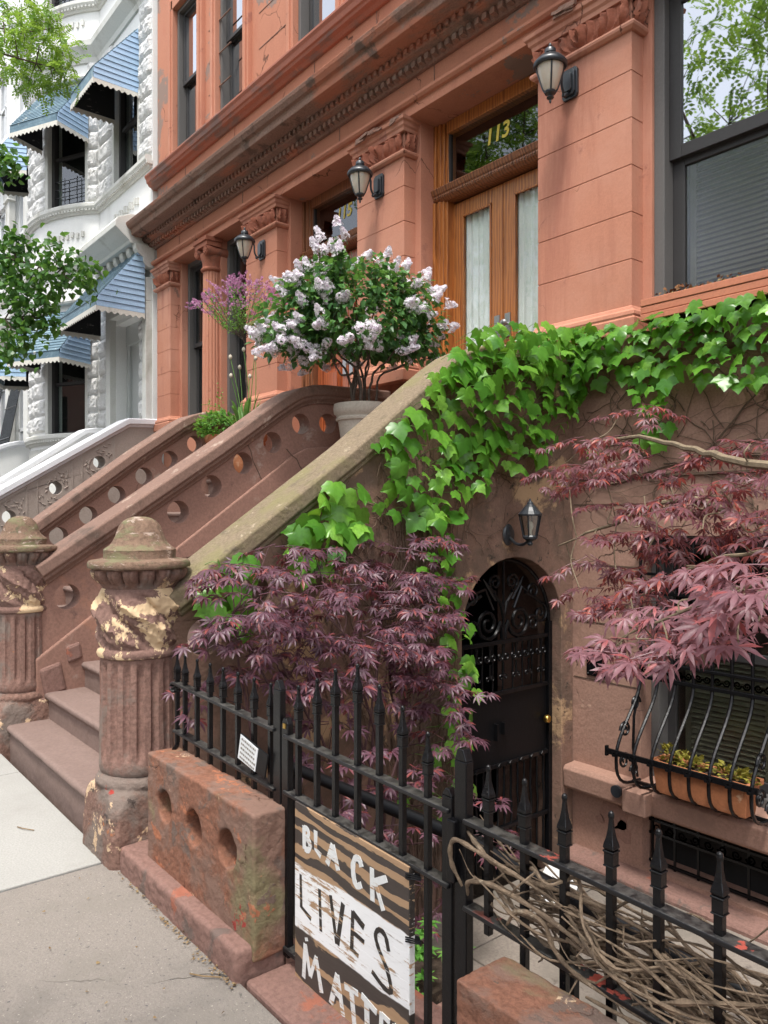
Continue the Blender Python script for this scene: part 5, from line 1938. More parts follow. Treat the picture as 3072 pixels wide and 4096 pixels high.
def ivy_leaf(mb, p, d, n, s, droop=.3):
    d, n, r = basis(d, n)
    p = Vector(p)
    out = IVY + [(-x, y) for x, y in IVY[-2:0:-1]]

    def at(x, y):
        h = -droop * (max(0, y - .2) ** 2) * .8 - droop * .55 * x * x * 2 + .10 * abs(x)
        return p + r * (x * s) + d * (y * s) + n * (h * s + .02 * s * math.sin(9 * x + 7 * y))
    vs = [at(x * R.uniform(.94, 1.06), y) for x, y in out] + [at(0, .22), at(0, .6)]
    m = len(out)
    c0, c1 = m, m + 1
    fs = []
    tip = len(IVY) - 1
    for i in range(m):
        j = (i + 1) % m
        y = (out[i][1] + out[j][1]) / 2
        fs.append((i, j, c0 if y < .6 else c1))
    fs += [(9, c1, c0), (m - 9, c0, c1)]
    mb.add(vs, fs)


def heart_leaf(mb, p, d, n, s, w=.38, droop=.25):
    d, n, r = basis(d, n)
    p = Vector(p)
    f = lambda x, y: p + r * (x * s) + d * (y * s) + n * (s * (.12 * abs(x) / w * .5 - droop * y * y))
    vs = [f(0, 0), f(w, .22), f(w * .8, .55), f(0, 1), f(-w * .8, .55), f(-w, .22), f(0, .5)]
    mb.add(vs, [(0, 1, 6), (1, 2, 6), (2, 3, 6), (3, 4, 6), (4, 5, 6), (5, 0, 6)])


def diamond(mb, p, d, n, L, w):
    d, n, r = basis(d, n)
    p = Vector(p)
    mb.add([p, p + d * L * .5 + r * w - n * L * .05, p + d * L - n * L * .15, p + d * L * .5 - r * w - n * L * .05], [(0, 1, 2, 3)])


def pinnate(mb, p, d, n, L, pairs=6, ll=.04, lw=.011):
    d, n, r = basis(d, n)
    p = Vector(p)
    for k in range(pairs):
        t = (k + .8) / pairs
        q = p + d * L * t - n * L * .25 * t * t
        for s in (-1, 1):
            diamond(mb, q, r * s + d * .45 + rv(.1), n + rv(.15), ll * R.uniform(.8, 1.1), lw)
    diamond(mb, p + d * L * .98 - n * L * .25, d - n * .3, n, ll, lw)


def inside(poly, u, v):
    c = False
    n = len(poly)
    for i in range(n):
        (a, b), (e, f) = poly[i], poly[i - 1]
        if (b > v) != (f > v) and u < (e - a) * (v - b) / (f - b) + a:
            c = not c
    return c


def sample(poly, dist, tries=4000, jitter=True):
    us = [p[0] for p in poly]
    vs = [p[1] for p in poly]
    out = []
    for _ in range(tries):
        u, v = R.uniform(min(us), max(us)), R.uniform(min(vs), max(vs))
        if inside(poly, u, v) and all((u - a) ** 2 + (v - b) ** 2 > dist * dist for a, b in out):
            out.append((u, v))
    return out


# ------------------------------------------------------------------ ivy
IV_A = [(3.36,2.66),(3.60,2.76),(4.01,2.82),(4.49,2.86),(4.49,2.38),(4.38,2.24),(4.15,2.03),(3.96,1.90),(3.87,1.83),(3.60,1.88),(3.52,1.70),(3.20,1.72),(3.32,1.56),(3.28,1.50),(2.98,1.50),(2.84,1.56),(2.63,1.56),(2.77,1.84),(2.60,1.91),(2.80,2.11),(3.01,2.26),(3.11,2.44)]
IV_B = [(2.15,1.56),(2.32,1.73),(2.48,1.73),(2.54,1.63),(2.57,1.48),(2.32,1.48)]
IV_C = [(3.09,1.45),(3.32,1.44),(3.40,1.01),(3.50,0.83),(3.46,0.26),(3.20,0.36),(3.24,0.75),(3.05,1.18)]
IV_D = [(1.66,1.33),(1.80,1.36),(1.85,1.28),(1.88,1.12),(1.78,1.00),(1.61,1.08)]
IV_E = [(2.15,1.51),(2.51,1.51),(2.38,1.33),(2.15,1.25),(2.04,1.32)]
IV_F = [(2.91,0.36),(3.32,0.29),(3.36,-0.06),(2.98,-0.20),(2.70,0.03)]
IV_G = [(-3.36,2.85),(-2.94,2.80),(-2.70,2.80),(-2.33,2.76),(-2.01,2.76),(-1.5,2.76),(-1.3,2.3),(-1.95,2.29),(-2.27,2.33),(-2.51,2.44),(-2.63,2.20),(-2.76,2.21),(-2.81,2.40),(-3.00,2.52),(-3.34,2.37)]
iv = thing('ivy', 'bright green ivy spilling over the stoop wall and along the basement wall top', 'ivy', (-3.3, 4.2, -.85))
mb = MB()
pet = MB()


def ivy_on(poly, wall, dist, s0, s1, thick, topz=None):
    for u, v in sample(poly, dist):
        o = R.uniform(.02, thick)
        if wall == 'x':
            p = Vector((-3.39 + o, u, v))
            wn = Vector((1, 0, 0))
        else:
            p = Vector((u, 4.50 - o, v))
            wn = Vector((0, -1, 0))
        near_top = topz is not None and v > topz(u) - .07
        n = (wn * R.uniform(.55, 1) + Vector((0, 0, R.uniform(.45, 1.1) + (.7 if near_top else 0))) + rv(.22))
        d = Vector((0, 0, -1)) + wn * R.uniform(.1, .7) + rv(.42)
        s = R.uniform(s0, s1)
        tip = p + wn * .05
        ivy_leaf(mb, tip, d, n, s, R.uniform(.1, .75))
        q = p - wn * (o - .005) + Vector((0, 0, -.02)) + rv(.02)
        pet.tube([q, (q + tip) / 2 + Vector((0, 0, .01)), tip], .0016, 4, cap=False)


topA = lambda u: path_z(PA, u) + .1
ivy_on(IV_A, 'x', .062, .05, .122, .10, topA)
ivy_on([(3.2, 2.45), (3.45, 2.66), (4.49, 2.86), (4.49, 2.55), (3.6, 2.45), (3.2, 2.25)], 'x', .062, .07, .125, .26, topA)
ivy_on(IV_B, 'x', .075, .10, .15, .08)
ivy_on([(a - .1, b) for a, b in IV_C], 'x', .085, .06, .10, .10)
ivy_on(IV_D, 'x', .065, .075, .125, .10)
ivy_on(IV_E, 'x', .075, .08, .12, .08)
ivy_on(IV_F, 'x', .12, .06, .09, .25)
ivy_on(IV_G, 'y', .054, .05, .11, .13, lambda u: 2.76)
ivy_on([(-3.36, 2.84), (-2.9, 2.80), (-1.3, 2.80), (-1.3, 2.68), (-3.36, 2.72)], 'y', .065, .065, .11, .20, lambda u: 2.7)
for (x, y, z, s) in ((-3.36, 3.42, .58, .11), (-3.34, 3.36, .60, .08), (-3.2, 4.44, 2.0, .08), (-2.62, 4.42, 2.12, .1), (-2.72, 4.42, 2.1, .09), (-2.66, 4.42, 2.02, .1), (-2.78, 4.42, 2.06, .1)):
    ivy_leaf(mb, (x, y, z), Vector((.3, 0, -1)) + rv(.4), Vector((.6, -.4, .7)) + rv(.2), s)
mb.build('foliage', M['ivy'], iv, smooth=True, fix=False)
pet.build('stalks', M['allium'], iv, smooth=True)
# bare stems clinging to the walls
mb = MB()


def strand(y, z, L, ang, r, wall='x', wig=.35, steps_=14):
    pts = []
    a = ang
    for k in range(steps_):
        off = .004 + .012 * R.random()
        pts.append((-3.398 + off, y, z) if wall == 'x' else (y, 4.516 - off, z))
        a += R.gauss(0, wig * .5)
        a += (ang - a) * .25
        y += math.cos(a) * L / steps_
        z += math.sin(a) * L / steps_
        if wall == 'x' and (not 1.5 < y < 4.5 or (3.36 < y < 4.42 and z < 1.28 - .0) or z > path_z(PA, y) - .1):
            break
        if wall == 'y' and (not -3.39 < y < -1.2 or z < 1.45):
            break
    if len(pts) > 2:
        mb.tube(pts, [r * (1 - .6 * k / len(pts)) for k in range(len(pts))], 4)


for k in range(170):
    strand(R.gauss(3.12, .14), R.uniform(-.85, .3), R.uniform(.9, 2.3), PI / 2 + R.gauss(0, .12), R.uniform(.002, .006))
for k in range(70):
    strand(R.uniform(2.1, 3.3), R.uniform(-.2, 1.3), R.uniform(.4, 1.0), PI / 2 + R.gauss(0, .5), R.uniform(.0015, .004), wig=.8)
for k in range(60):
    strand(R.uniform(2.3, 4.4), R.uniform(1.3, 2.2), R.uniform(.3, .9), R.uniform(0, 2 * PI), R.uniform(.0015, .004), wig=.9)
for k in range(75):
    strand(R.uniform(-3.3, -1.4), R.uniform(1.5, 2.4), R.uniform(.4, 1.1), R.uniform(0, 2 * PI), R.uniform(.0015, .005), wall='y', wig=.9)
for k in range(5):
    strand(-3.2 + .35 * k, 1.75 + .05 * k, 1.2, .2 + R.gauss(0, .2), .008, wall='y', wig=.3, steps_=20)
mb.build('stems', M['vine_dark'], iv, smooth=True, fix=False)

# ------------------------------------------------------------------ maples
M1 = [(-3.05,1.51,1.27),(-3.10,1.62,1.12),(-3.00,1.44,1.10),(-3.15,1.72,1.29),(-3.20,1.90,1.40),(-3.10,1.91,1.27),(-2.95,1.70,1.19),(-3.20,2.05,1.12),(-3.00,1.83,1.05),(-3.15,1.77,1.01),(-3.20,2.16,1.36),(-3.00,2.08,1.23),(-3.15,2.36,1.26),(-2.90,2.12,1.15),(-3.10,2.12,1.04),(-3.05,2.40,1.14),(-3.20,2.61,1.26),(-2.95,2.50,1.11),(-2.85,2.19,1.04),(-3.10,2.56,0.95),(-3.00,2.13,0.94),(-2.90,1.91,0.95),(-3.10,1.89,0.91),(-3.25,2.79,1.38),(-3.20,2.95,1.43),(-3.10,2.75,1.26),(-3.10,2.96,1.22),(-2.95,2.72,1.12),(-2.90,2.58,1.00),(-3.00,2.87,0.96),(-3.20,3.25,1.18),(-2.80,2.43,0.89),(-2.90,2.71,0.82),(-2.80,2.20,0.89),(-2.95,2.92,0.83),(-2.80,2.67,0.70),(-2.85,2.53,0.73),(-3.00,2.45,0.72),(-3.20,1.75,0.84),(-3.10,1.79,0.79),(-3.20,2.05,0.74),(-2.90,2.01,0.81),(-3.00,2.27,0.67)]
M1L = [(-3.1,3.1,.98),(-3.1,3.08,1.1),(-2.95,2.95,.75),(-2.85,2.9,.62),(-2.8,2.84,.52),(-2.90,2.06,0.59),(-2.80,2.10,0.48),(-2.90,2.01,0.43),(-2.80,2.58,0.53),(-2.80,2.74,0.41),(-2.75,2.44,0.38),(-2.75,2.63,0.26),(-2.80,2.31,0.27),(-2.80,2.15,0.30),(-2.70,2.31,0.10),(-2.70,1.97,0.31),(-2.70,2.46,-0.18),(-2.70,2.53,-0.33),(-2.60,2.65,0.24),(-2.50,2.63,0.06),(-3.15,1.56,0.75)]
M1 = [(x, y + .11 if y < 1.66 else y, z) for x, y, z in M1]
M1 = [(x, y if y < 2.75 else 2.75 + (y - 2.75) * .45, z) for x, y, z in M1]
M1L = [(x, y if y < 2.6 else 2.6 + (y - 2.6) * .4, z) for x, y, z in M1L]
M2 = [(-2.55,3.20,1.77),(-2.40,3.20,1.91),(-2.27,3.20,1.99),(-2.20,3.30,2.06),(-2.03,3.00,1.87),(-2.27,3.10,1.78),(-1.91,3.00,1.78),(-2.01,2.90,1.70),(-2.28,3.00,1.67),(-2.23,3.00,1.53),(-1.98,2.90,1.57),(-1.82,2.90,1.63),(-1.64,2.80,1.66),(-1.80,2.80,1.50),(-2.05,2.90,1.43),(-2.25,3.00,1.34),(-2.25,3.0,1.28),(-1.62,2.70,1.55),(-1.49,2.70,1.59),(-1.33,2.60,1.63),(-1.64,2.90,1.72),(-1.43,2.80,1.78),(-1.23,2.60,1.79),(-1.20,2.60,1.69),(-1.23,2.50,1.54),(-1.16,2.50,1.58),(-1.40,2.60,1.50),(-1.56,2.70,1.47),(-1.74,2.80,1.41),(-1.89,2.80,1.32),(-2.01,2.80,1.24),(-1.87,2.70,1.18),(-1.69,2.60,1.23),(-1.52,2.50,1.32),(-1.35,2.40,1.38),(-1.26,2.40,1.43),(-1.17,2.40,1.47),(-1.05,2.30,1.50),(-2.15,2.90,1.22),(-1.72,2.60,1.12),(-1.0,2.5,1.72),(-.8,2.5,1.8),(-.7,2.4,1.55)]
M2N = [(-1.40,2.00,1.11),(-1.32,2.00,1.15),(-1.32,1.95,1.11),(-1.21,1.95,1.20),(-1.12,1.90,1.17),(-1.10,1.95,1.26),(-0.99,1.85,1.24),(-0.99,1.85,1.17),(-0.91,1.80,1.30),(-0.88,1.80,1.24),(-0.81,1.75,1.31),(-0.81,1.75,1.36),(-0.91,1.85,1.38),(-0.80,1.75,1.43),(-1.26,2.10,1.26),(-1.34,2.10,1.24),(-1.10,2.00,1.32),(-1.21,1.95,1.12),(-0.97,1.90,1.33),(-.6,1.75,1.35),(-.55,1.7,1.25)]


def pad(lm, tm, c, rad, twigs, nodes, s0, s1, droop, out=None, up=1.):
    c = Vector(c)
    for k in range(twigs):
        a = R.uniform(0, 2 * PI)
        d = Vector((math.cos(a), math.sin(a), R.uniform(-.25, .2)))
        if out is not None:
            d = d * .75 + Vector(out) * .8
        d.normalize()
        pts = [c + rv(.012)]
        for j in range(nodes):
            pts.append(pts[-1] + (d + Vector((0, 0, -.08 * j)) + rv(.13)).normalized() * (rad / nodes))
        tm.tube(pts, [.0022 - .0012 * i / nodes for i in range(nodes + 1)], 4, cap=False)
        for j in range(1, nodes + 1):
            dd = (pts[j] - pts[j - 1]).normalized()
            side = dd.cross(Vector((0, 0, 1))).normalized()
            for s in ((-1, 1) if j < nodes else (-1, 1, 0)):
                ld = dd * (.55 if s else 1) + side * s * .9 + Vector((0, 0, R.uniform(-.5, -.05))) + rv(.18)
                n = Vector((0, 0, up)) + rv(.26) + Vector((.25, -.22, 0))
                sz = R.uniform(s0, s1)
                q = pts[j] + ld.normalized() * sz * .45
                maple_leaf(lm, q, ld, n, sz, R.uniform(.2, .6) * droop)


def limb(mb, pts, r0, r1, n=7):
    P = smooth_path(pts, 6)
    P = [p + rv(.004) for p in P]
    mb.tube(P, [r0 + (r1 - r0) * i / (len(P) - 1) for i in range(len(P))], n)
    return P


t = thing('maple_shrub', 'dark purple Japanese maple with many thin stems behind the left fence and gate', 'maple', (-2.85, 2.1, -.45))
tw, lf = MB(), MB()
stems = []
for k in range(9):
    b = Vector((-2.87 + R.gauss(0, .10), 2.12 + R.gauss(0, .13), -.46))
    e = Vector((R.choice(M1))) + Vector((0, 0, -.15))
    m = b + (e - b) * .5 + Vector((R.gauss(0, .05), R.gauss(0, .08), .12))
    stems.append(limb(tw, [b, b + Vector((0, 0, .25)) + (m - b) * .12, m, e], R.uniform(.010, .016), .005, 6))
allp = [p for s in stems for p in s]
for c in M1 + M1L:
    cv = Vector(c)
    best = min(allp, key=lambda p: (p - cv).length + (3 if p.z > cv.z - .08 else 0))
    mid = (best + cv) / 2 + rv(.03) + Vector((0, 0, -.03))
    tw.tube(smooth_path([best, mid, cv], 4), [.004, .004, .0038, .0035, .0032, .003, .0028, .0026, .0024], 5, cap=False)
tw.build('stems', M['twig_red'], t, smooth=True)
for c in M1:
    pad(lf, lf, Vector(c) + rv(.02), .20, 4, 3, .048, .072, .65)
for c in M1L:
    pad(lf, lf, Vector(c) + rv(.02), .15, 3, 2, .054, .072, .7)
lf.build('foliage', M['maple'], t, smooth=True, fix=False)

t = thing('maple_tree', 'pinkish purple Japanese maple reaching in from the right over the vine filled fence', 'maple', (.15, 2.5, -.85))
tw, lf, ln_ = MB(), MB(), MB()
limb(tw, [(.15, 2.5, -.9), (.12, 2.48, 0), (.05, 2.52, .8), (.0, 2.55, 1.3)], .05, .035, 9)
L1 = limb(tw, [(.0, 2.55, 1.25), (-.6, 2.6, 1.6), (-1.17, 2.6, 1.71), (-1.54, 2.8, 1.80), (-1.91, 3.0, 1.89), (-2.3, 3.15, 1.90)], .024, .005)
L2 = limb(tw, [(.02, 2.53, 1.15), (-.6, 2.55, 1.42), (-1.17, 2.6, 1.52), (-1.58, 2.8, 1.61), (-1.95, 2.9, 1.52), (-2.35, 3.0, 1.40)], .022, .004)
L3 = limb(tw, [(.08, 2.5, .9), (-.3, 2.05, 1.28), (-.7, 1.85, 1.40), (-.95, 1.9, 1.36), (-1.3, 2.0, 1.2)], .016, .003)
L4 = limb(tw, [(-.6, 2.58, 1.42), (-1.0, 2.45, 1.45), (-1.35, 2.5, 1.38), (-1.7, 2.65, 1.22)], .010, .003)
allp = [p for s in (L1, L2, L4) for p in s]
for c in [q for i, q in enumerate(M2) if i % 7 != 2]:
    cv = Vector(c)
    best = min(allp, key=lambda p: (p - cv).length)
    mid = (best + cv) / 2 + rv(.02) + Vector((0, 0, -.02))
    tw.tube(smooth_path([best, mid, cv], 4), .003, 5, cap=False)
for c in M2N:
    cv = Vector(c)
    best = min(L3, key=lambda p: (p - cv).length)
    tw.tube(smooth_path([best, (best + cv) / 2 + rv(.015), cv], 4), .0024, 5, cap=False)
tw.build('branches', M['twig_tan'], t, smooth=True)
for c in [q for i, q in enumerate(M2) if i % 7 != 2]:
    pad(lf, lf, Vector(c) + Vector((.09, .02, .02)) + rv(.02), .20, 3, 4, .044, .062, .75, out=(-.5, -.1, -.12))
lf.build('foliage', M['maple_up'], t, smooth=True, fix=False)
for c in M2N:
    pad(ln_, ln_, Vector(c) + Vector((.05, .02, .03)) + rv(.01), .12, 2, 2, .054, .076, .8, out=(-.5, -.35, -.1))
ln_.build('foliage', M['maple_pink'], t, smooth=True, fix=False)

# ------------------------------------------------------------------ pots and flowers


def pot(name, label, x, y, z, r, h, m, prof=None):
    t = thing(name, label, 'pot', (x, y, z))
    p = prof or [(.60, 0), (.66, .03), (.74, .35), (.84, .70), (.86, .74), (.92, .745), (.94, .78), (.90, .80), (.93, .83), (1.0, .86), (1.02, .93), (1.0, 1.0), (.90, 1.0), (.86, .95), (.84, .86)]
    MB().lathe([(a * r, b * h) for a, b in p], (x, y, z), 48).build('body', m, t, smooth=True)
    MB().lathe([(0, h * .9), (r * .84, h * .9)], (x, y, z), 32).build('soil', M['soil'], t)
    return t


LAND = 1.931
pot('planter_pot', 'large cream cast stone pot on the stoop landing under the white lilac', -5.08, 3.92, LAND, .245, .535, M['pot_stone'])
li = thing('lilac_bush', 'round lilac bush with pale lavender flowers growing in the large cream pot', 'lilac', (-5.08, 3.92, LAND + .48))
tw, lf, fl = MB(), MB(), MB()
LC = Vector((-5.0, 3.73, 3.22))
ux, uy = Vector((.632, .775, 0)), Vector((-.775, .632, 0))
base = Vector((-5.08, 3.92, LAND + .47))
tips = []
for k in range(108):
    while True:
        q = Vector((R.uniform(-1, 1), R.uniform(-1, 1), R.uniform(-.75, 1)))
        if .72 < q.length < 1.0:
            break
    q *= R.uniform(.88, 1.06) * (1 + .3 * noise.noise(q * 1.9 + Vector((3.1, 0, 0))))
    tips.append(LC + ux * q.x * .84 + uy * q.y * .50 + Vector((0, 0, q.z * .46 - .20 * abs(q.x) ** 2)))
stems = []
for k in range(9):
    tp = LC + ux * R.uniform(-.5, .5) + uy * R.uniform(-.25, .25) + Vector((0, 0, R.uniform(-.25, .1)))
    b = base + Vector((R.uniform(-.1, .1), R.uniform(-.1, .1), 0))
    stems.append(limb(tw, [b, b + Vector((0, 0, .22)) + (tp - b) * .12, b + (tp - b) * .55 + rv(.04), tp], .013, .005, 6))
limb(tw, [base + Vector((.08, .06, 0)), base + Vector((.10, .10, .30)), base + Vector((.30, .28, .42)), base + Vector((.36, .34, .62)), base + Vector((.3, .3, .72))], .011, .006, 6)
allp = [p for s in stems for p in s]
for tp in tips:
    best = min(allp, key=lambda p: (p - tp).length)
    P = smooth_path([best, (best + tp) / 2 + Vector((0, 0, -.03)) + rv(.03), tp], 5)
    tw.tube(P, .0035, 5, cap=False)
    for p in P[2:]:
        for j in range(4):
            d = (tp - LC).normalized() * .5 + rv(.7) + Vector((0, 0, -.15))
            heart_leaf(lf, p + rv(.03), d, Vector((0, 0, 1)) + rv(.45), R.uniform(.045, .075), .34)
for k in range(1900):
    while True:
        q = Vector((R.uniform(-1, 1), R.uniform(-1, 1), R.uniform(-.8, 1)))
        if .45 < q.length < 1.02:
            break
    c = LC + ux * q.x * .80 + uy * q.y * .46 + Vector((0, 0, q.z * .42 - .20 * abs(q.x) ** 2))
    heart_leaf(lf, c, (c - LC).normalized() + rv(.6) + Vector((0, 0, -.3)), Vector((0, 0, 1)) + (c - LC) * .8 + rv(.4), R.uniform(.045, .08), .34)


def panicle(mb, p, ax, L, r, n, fs):
    ax = Vector(ax).normalized()
    a = ax.orthogonal().normalized()
    b = ax.cross(a)
    for k in range(n):
        t = R.random() ** .8
        an = R.uniform(0, 2 * PI)
        rad = r * (1 - .75 * t) * R.uniform(.6, 1.05)
        o = a * math.cos(an) + b * math.sin(an)
        q = p + ax * L * t + o * rad
        n_ = (o + ax * .5 + rv(.3)).normalized()
        u = n_.orthogonal().normalized()
        ro = R.uniform(0, PI)
        v = n_.cross(u)
        u, v = u * math.cos(ro) + v * math.sin(ro), v * math.cos(ro) - u * math.sin(ro)
        s = fs * R.uniform(.8, 1.2)
        w = s * .42
        mb.add([q - u * s - v * w + n_ * s * .3, q - u * s + v * w + n_ * s * .3, q + u * s + v * w + n_ * s * .3, q + u * s - v * w + n_ * s * .3, q - v * s - u * w + n_ * s * .3, q - v * s + u * w + n_ * s * .3, q + v * s + u * w + n_ * s * .3, q + v * s - u * w + n_ * s * .3, q], [(0, 1, 8), (2, 3, 8), (4, 5, 8), (6, 7, 8), (1, 2, 8), (3, 0, 8)] if R.random() < .3 else [(0, 1, 8), (2, 3, 8), (4, 5, 8), (6, 7, 8)])


for tp in tips:
    ax = (tp - LC).normalized() + Vector((0, 0, .55))
    for j in range(R.choice((1, 2, 2, 3))):
        a2 = ax + rv(.35)
        panicle(fl, tp + (tp - LC) * .03 + rv(.04), a2, R.uniform(.07, .12), R.uniform(.038, .055), 90, .0105)
tw.build('stems', M['bark'], li, smooth=True)
lf.build('foliage', M['lilac_leaf'], li, smooth=True, fix=False)
fl.build('flowers', M['lilac_fl'], li, fix=False)

pot('planter_pot', 'terracotta pot hidden behind the middle stoop wall holding the pink tree', -7.0, 3.9, LAND, .20, .45, M['terracotta'])
pk = thing('flowering_tree', 'slim pink flowering standard tree in front of the fluted column', 'tree', (-7.0, 3.9, LAND + .4))
tw, lf, fl = MB(), MB(), MB()
b = Vector((-7.0, 3.9, LAND + .4))
PC_ = Vector((-7.0, 3.82, 3.70))
limb(tw, [b, b + Vector((.01, -.01, .45)), b + Vector((-.01, -.02, .9)), Vector((-7.0, 3.85, 3.35))], .010, .007, 6)
for k in range(46):
    q = rv(1).normalized()
    q.z = abs(q.z) * .9 - .25
    tp = PC_ + ux * q.x * .40 + uy * q.y * .3 + Vector((0, 0, q.z * .27))
    P = smooth_path([(-7.0, 3.85, 3.33 + R.random() * .05), (Vector((-7.0, 3.85, 3.35)) + tp) / 2 + Vector((0, 0, -.04)), tp], 4)
    tw.tube(P, .0024, 4, cap=False)
    for p in P[3:]:
        for j in range(4):
            heart_leaf(lf, p + rv(.025), rv(1), Vector((0, 0, 1)) + rv(.5), R.uniform(.018, .032), .35)
    for j in range(4):
        panicle(fl, tp + rv(.04), (tp - PC_).normalized() + Vector((0, 0, .4)) + rv(.4), R.uniform(.06, .11), .020, 24, .0075)
tw.build('stems', M['bark'], pk, smooth=True)
lf.build('foliage', M['green_a'], pk, fix=False)
fl.build('flowers', M['pink_fl'], pk, fix=False)

al = thing('allium_plant', 'clump of pale green strap leaves with round buds behind the middle stoop wall', 'plant', (-6.85, 3.78, LAND + .4))
lf, bd_ = MB(), MB()
for k in range(24):
    a = R.uniform(0, 2 * PI)
    o = Vector((math.cos(a), math.sin(a), 0))
    b = Vector((-6.88, 3.78, LAND + .40)) + o * .07
    L = R.uniform(.32, .58)
    lean = R.uniform(.15, .75)
    n = 7
    side = Vector((-o.y, o.x, 0))
    w = R.uniform(.012, .024)
    vs = []
    for i in range(n + 1):
        t_ = i / n
        p = b + o * (lean * L * t_ ** 1.6) + Vector((0, 0, L * (t_ - lean * .75 * t_ ** 2.6)))
        ww = w * (.6 + .8 * t_) * (1 - t_ ** 3)
        vs += [p + side * ww + o * .004, p - Vector((0, 0, .004)), p - side * ww + o * .004]
    lf.add(vs, [(3 * i + j, 3 * i + 3 + j, 3 * i + 4 + j, 3 * i + 1 + j) for i in range(n) for j in range(2)])
st_ = MB()
for k in range(7):
    b = Vector((-6.88 + R.uniform(-.12, .12), 3.78 + R.uniform(-.1, .1), LAND + .4))
    e = b + Vector((R.uniform(-.16, .12), R.uniform(-.1, .1), R.uniform(.55, .95)))
    st_.tube(smooth_path([b, (b + e) / 2 + rv(.02), e], 4), .004, 5)
    bd_.lathe([(0, -.022), (.014, -.012), (.02, .004), (.014, .02), (.004, .03), (0, .032)], e, 12)
lf.build('foliage', M['allium'], al, fix=False)
st_.build('stems', M['allium'], al, smooth=True)
bd_.build('flowers', M['bud'], al, smooth=True)

pot('planter_pot', 'small terracotta pot between the pierced stoop walls under a leafy green plant', -7.25, 3.72, LAND, .155, .44, M['terracotta'])
bp = thing('potted_plant', 'bushy small leaved green plant in the small terracotta pot', 'plant', (-7.25, 3.72, LAND + .4))
lf = MB()
for k in range(760):
    q = rv(1).normalized() * R.uniform(.55, 1)
    c = Vector((-7.25, 3.70, 2.50)) + ux * q.x * .25 + uy * q.y * .22 + Vector((0, 0, q.z * .15 - .03))
    heart_leaf(lf, c, q + rv(.5), Vector((0, 0, 1)) + q * .6 + rv(.3), R.uniform(.028, .05), .36)
for k in range(14):
    b = Vector((-7.25, 3.70, 2.5)) + rv(.06)
    for j in range(4):
        heart_leaf(lf, b + Vector((0, 0, .10 + .04 * j)), rv(1), Vector((0, 0, 1)), .028, .36)
lf.build('foliage', M['green_a'], bp, fix=False)

co = thing('trough_plants', 'low yellow green and maroon coleus plants growing in the terracotta trough', 'plant', (-2.32, 4.31, .03))
lf = MB()
for (cx_, n_, r_, h_) in ((-2.55, 60, .06, .11), (-2.44, 60, .07, .08), (-2.36, 50, .06, .07), (-2.20, 60, .07, .07), (-2.11, 60, .07, .07), (-2.04, 20, .04, .04)):
    for k in range(n_):
        o = rv(1)
        o.z = abs(o.z)
        o.normalize()
        heart_leaf(lf, Vector((cx_, 4.335, .045)) + Vector((o.x * r_, o.y * r_ * .7, o.z * h_)) * R.uniform(.4, 1), o + rv(.3), Vector((0, 0, 1)) + o * .4 + rv(.3), R.uniform(.025, .042), .38)
lf.build('foliage', M['coleus'], co, fix=False)

dp = thing('window_box_plants', 'withered dark red and yellow plants along the salmon window box', 'plant', (-2.1, 4.5, 2.9))
lf = MB()
for k in range(620):
    x = R.uniform(-2.72, -1.35)
    h = .5 + .5 * noise.noise(Vector((x * 6, 0, 0))) + .3
    q = Vector((x, R.uniform(4.41, 4.56), 2.90 + R.random() * .085 * h))
    heart_leaf(lf, q, rv(1), Vector((0, -.3, 1)) + rv(.6), R.uniform(.02, .038), .34)
lf.build('foliage', M['drybits'], dp, fix=False)

gc = thing('ground_cover_plant', 'small bright green pachysandra clump in the soil just behind the gate', 'plant', (-2.38, 2.1, -.45))
lf = MB()
for k in range(24):
    c = Vector((R.uniform(-2.52, -2.2), R.uniform(1.85, 2.36), -.45 + R.uniform(.05, .20)))
    n = R.choice((6, 7, 8))
    for j in range(n):
        a = j * 2 * PI / n + R.uniform(-.2, .2)
        heart_leaf(lf, c, (math.cos(a), math.sin(a), R.uniform(.1, .6)), (0, 0, 1), R.uniform(.04, .065), .22)
    for j in range(3):
        heart_leaf(lf, c + Vector((0, 0, .01)), rv(.4) + Vector((0, 0, 1)), rv(1), .035, .25)
lf.build('foliage', M['green_a'], gc, fix=False)

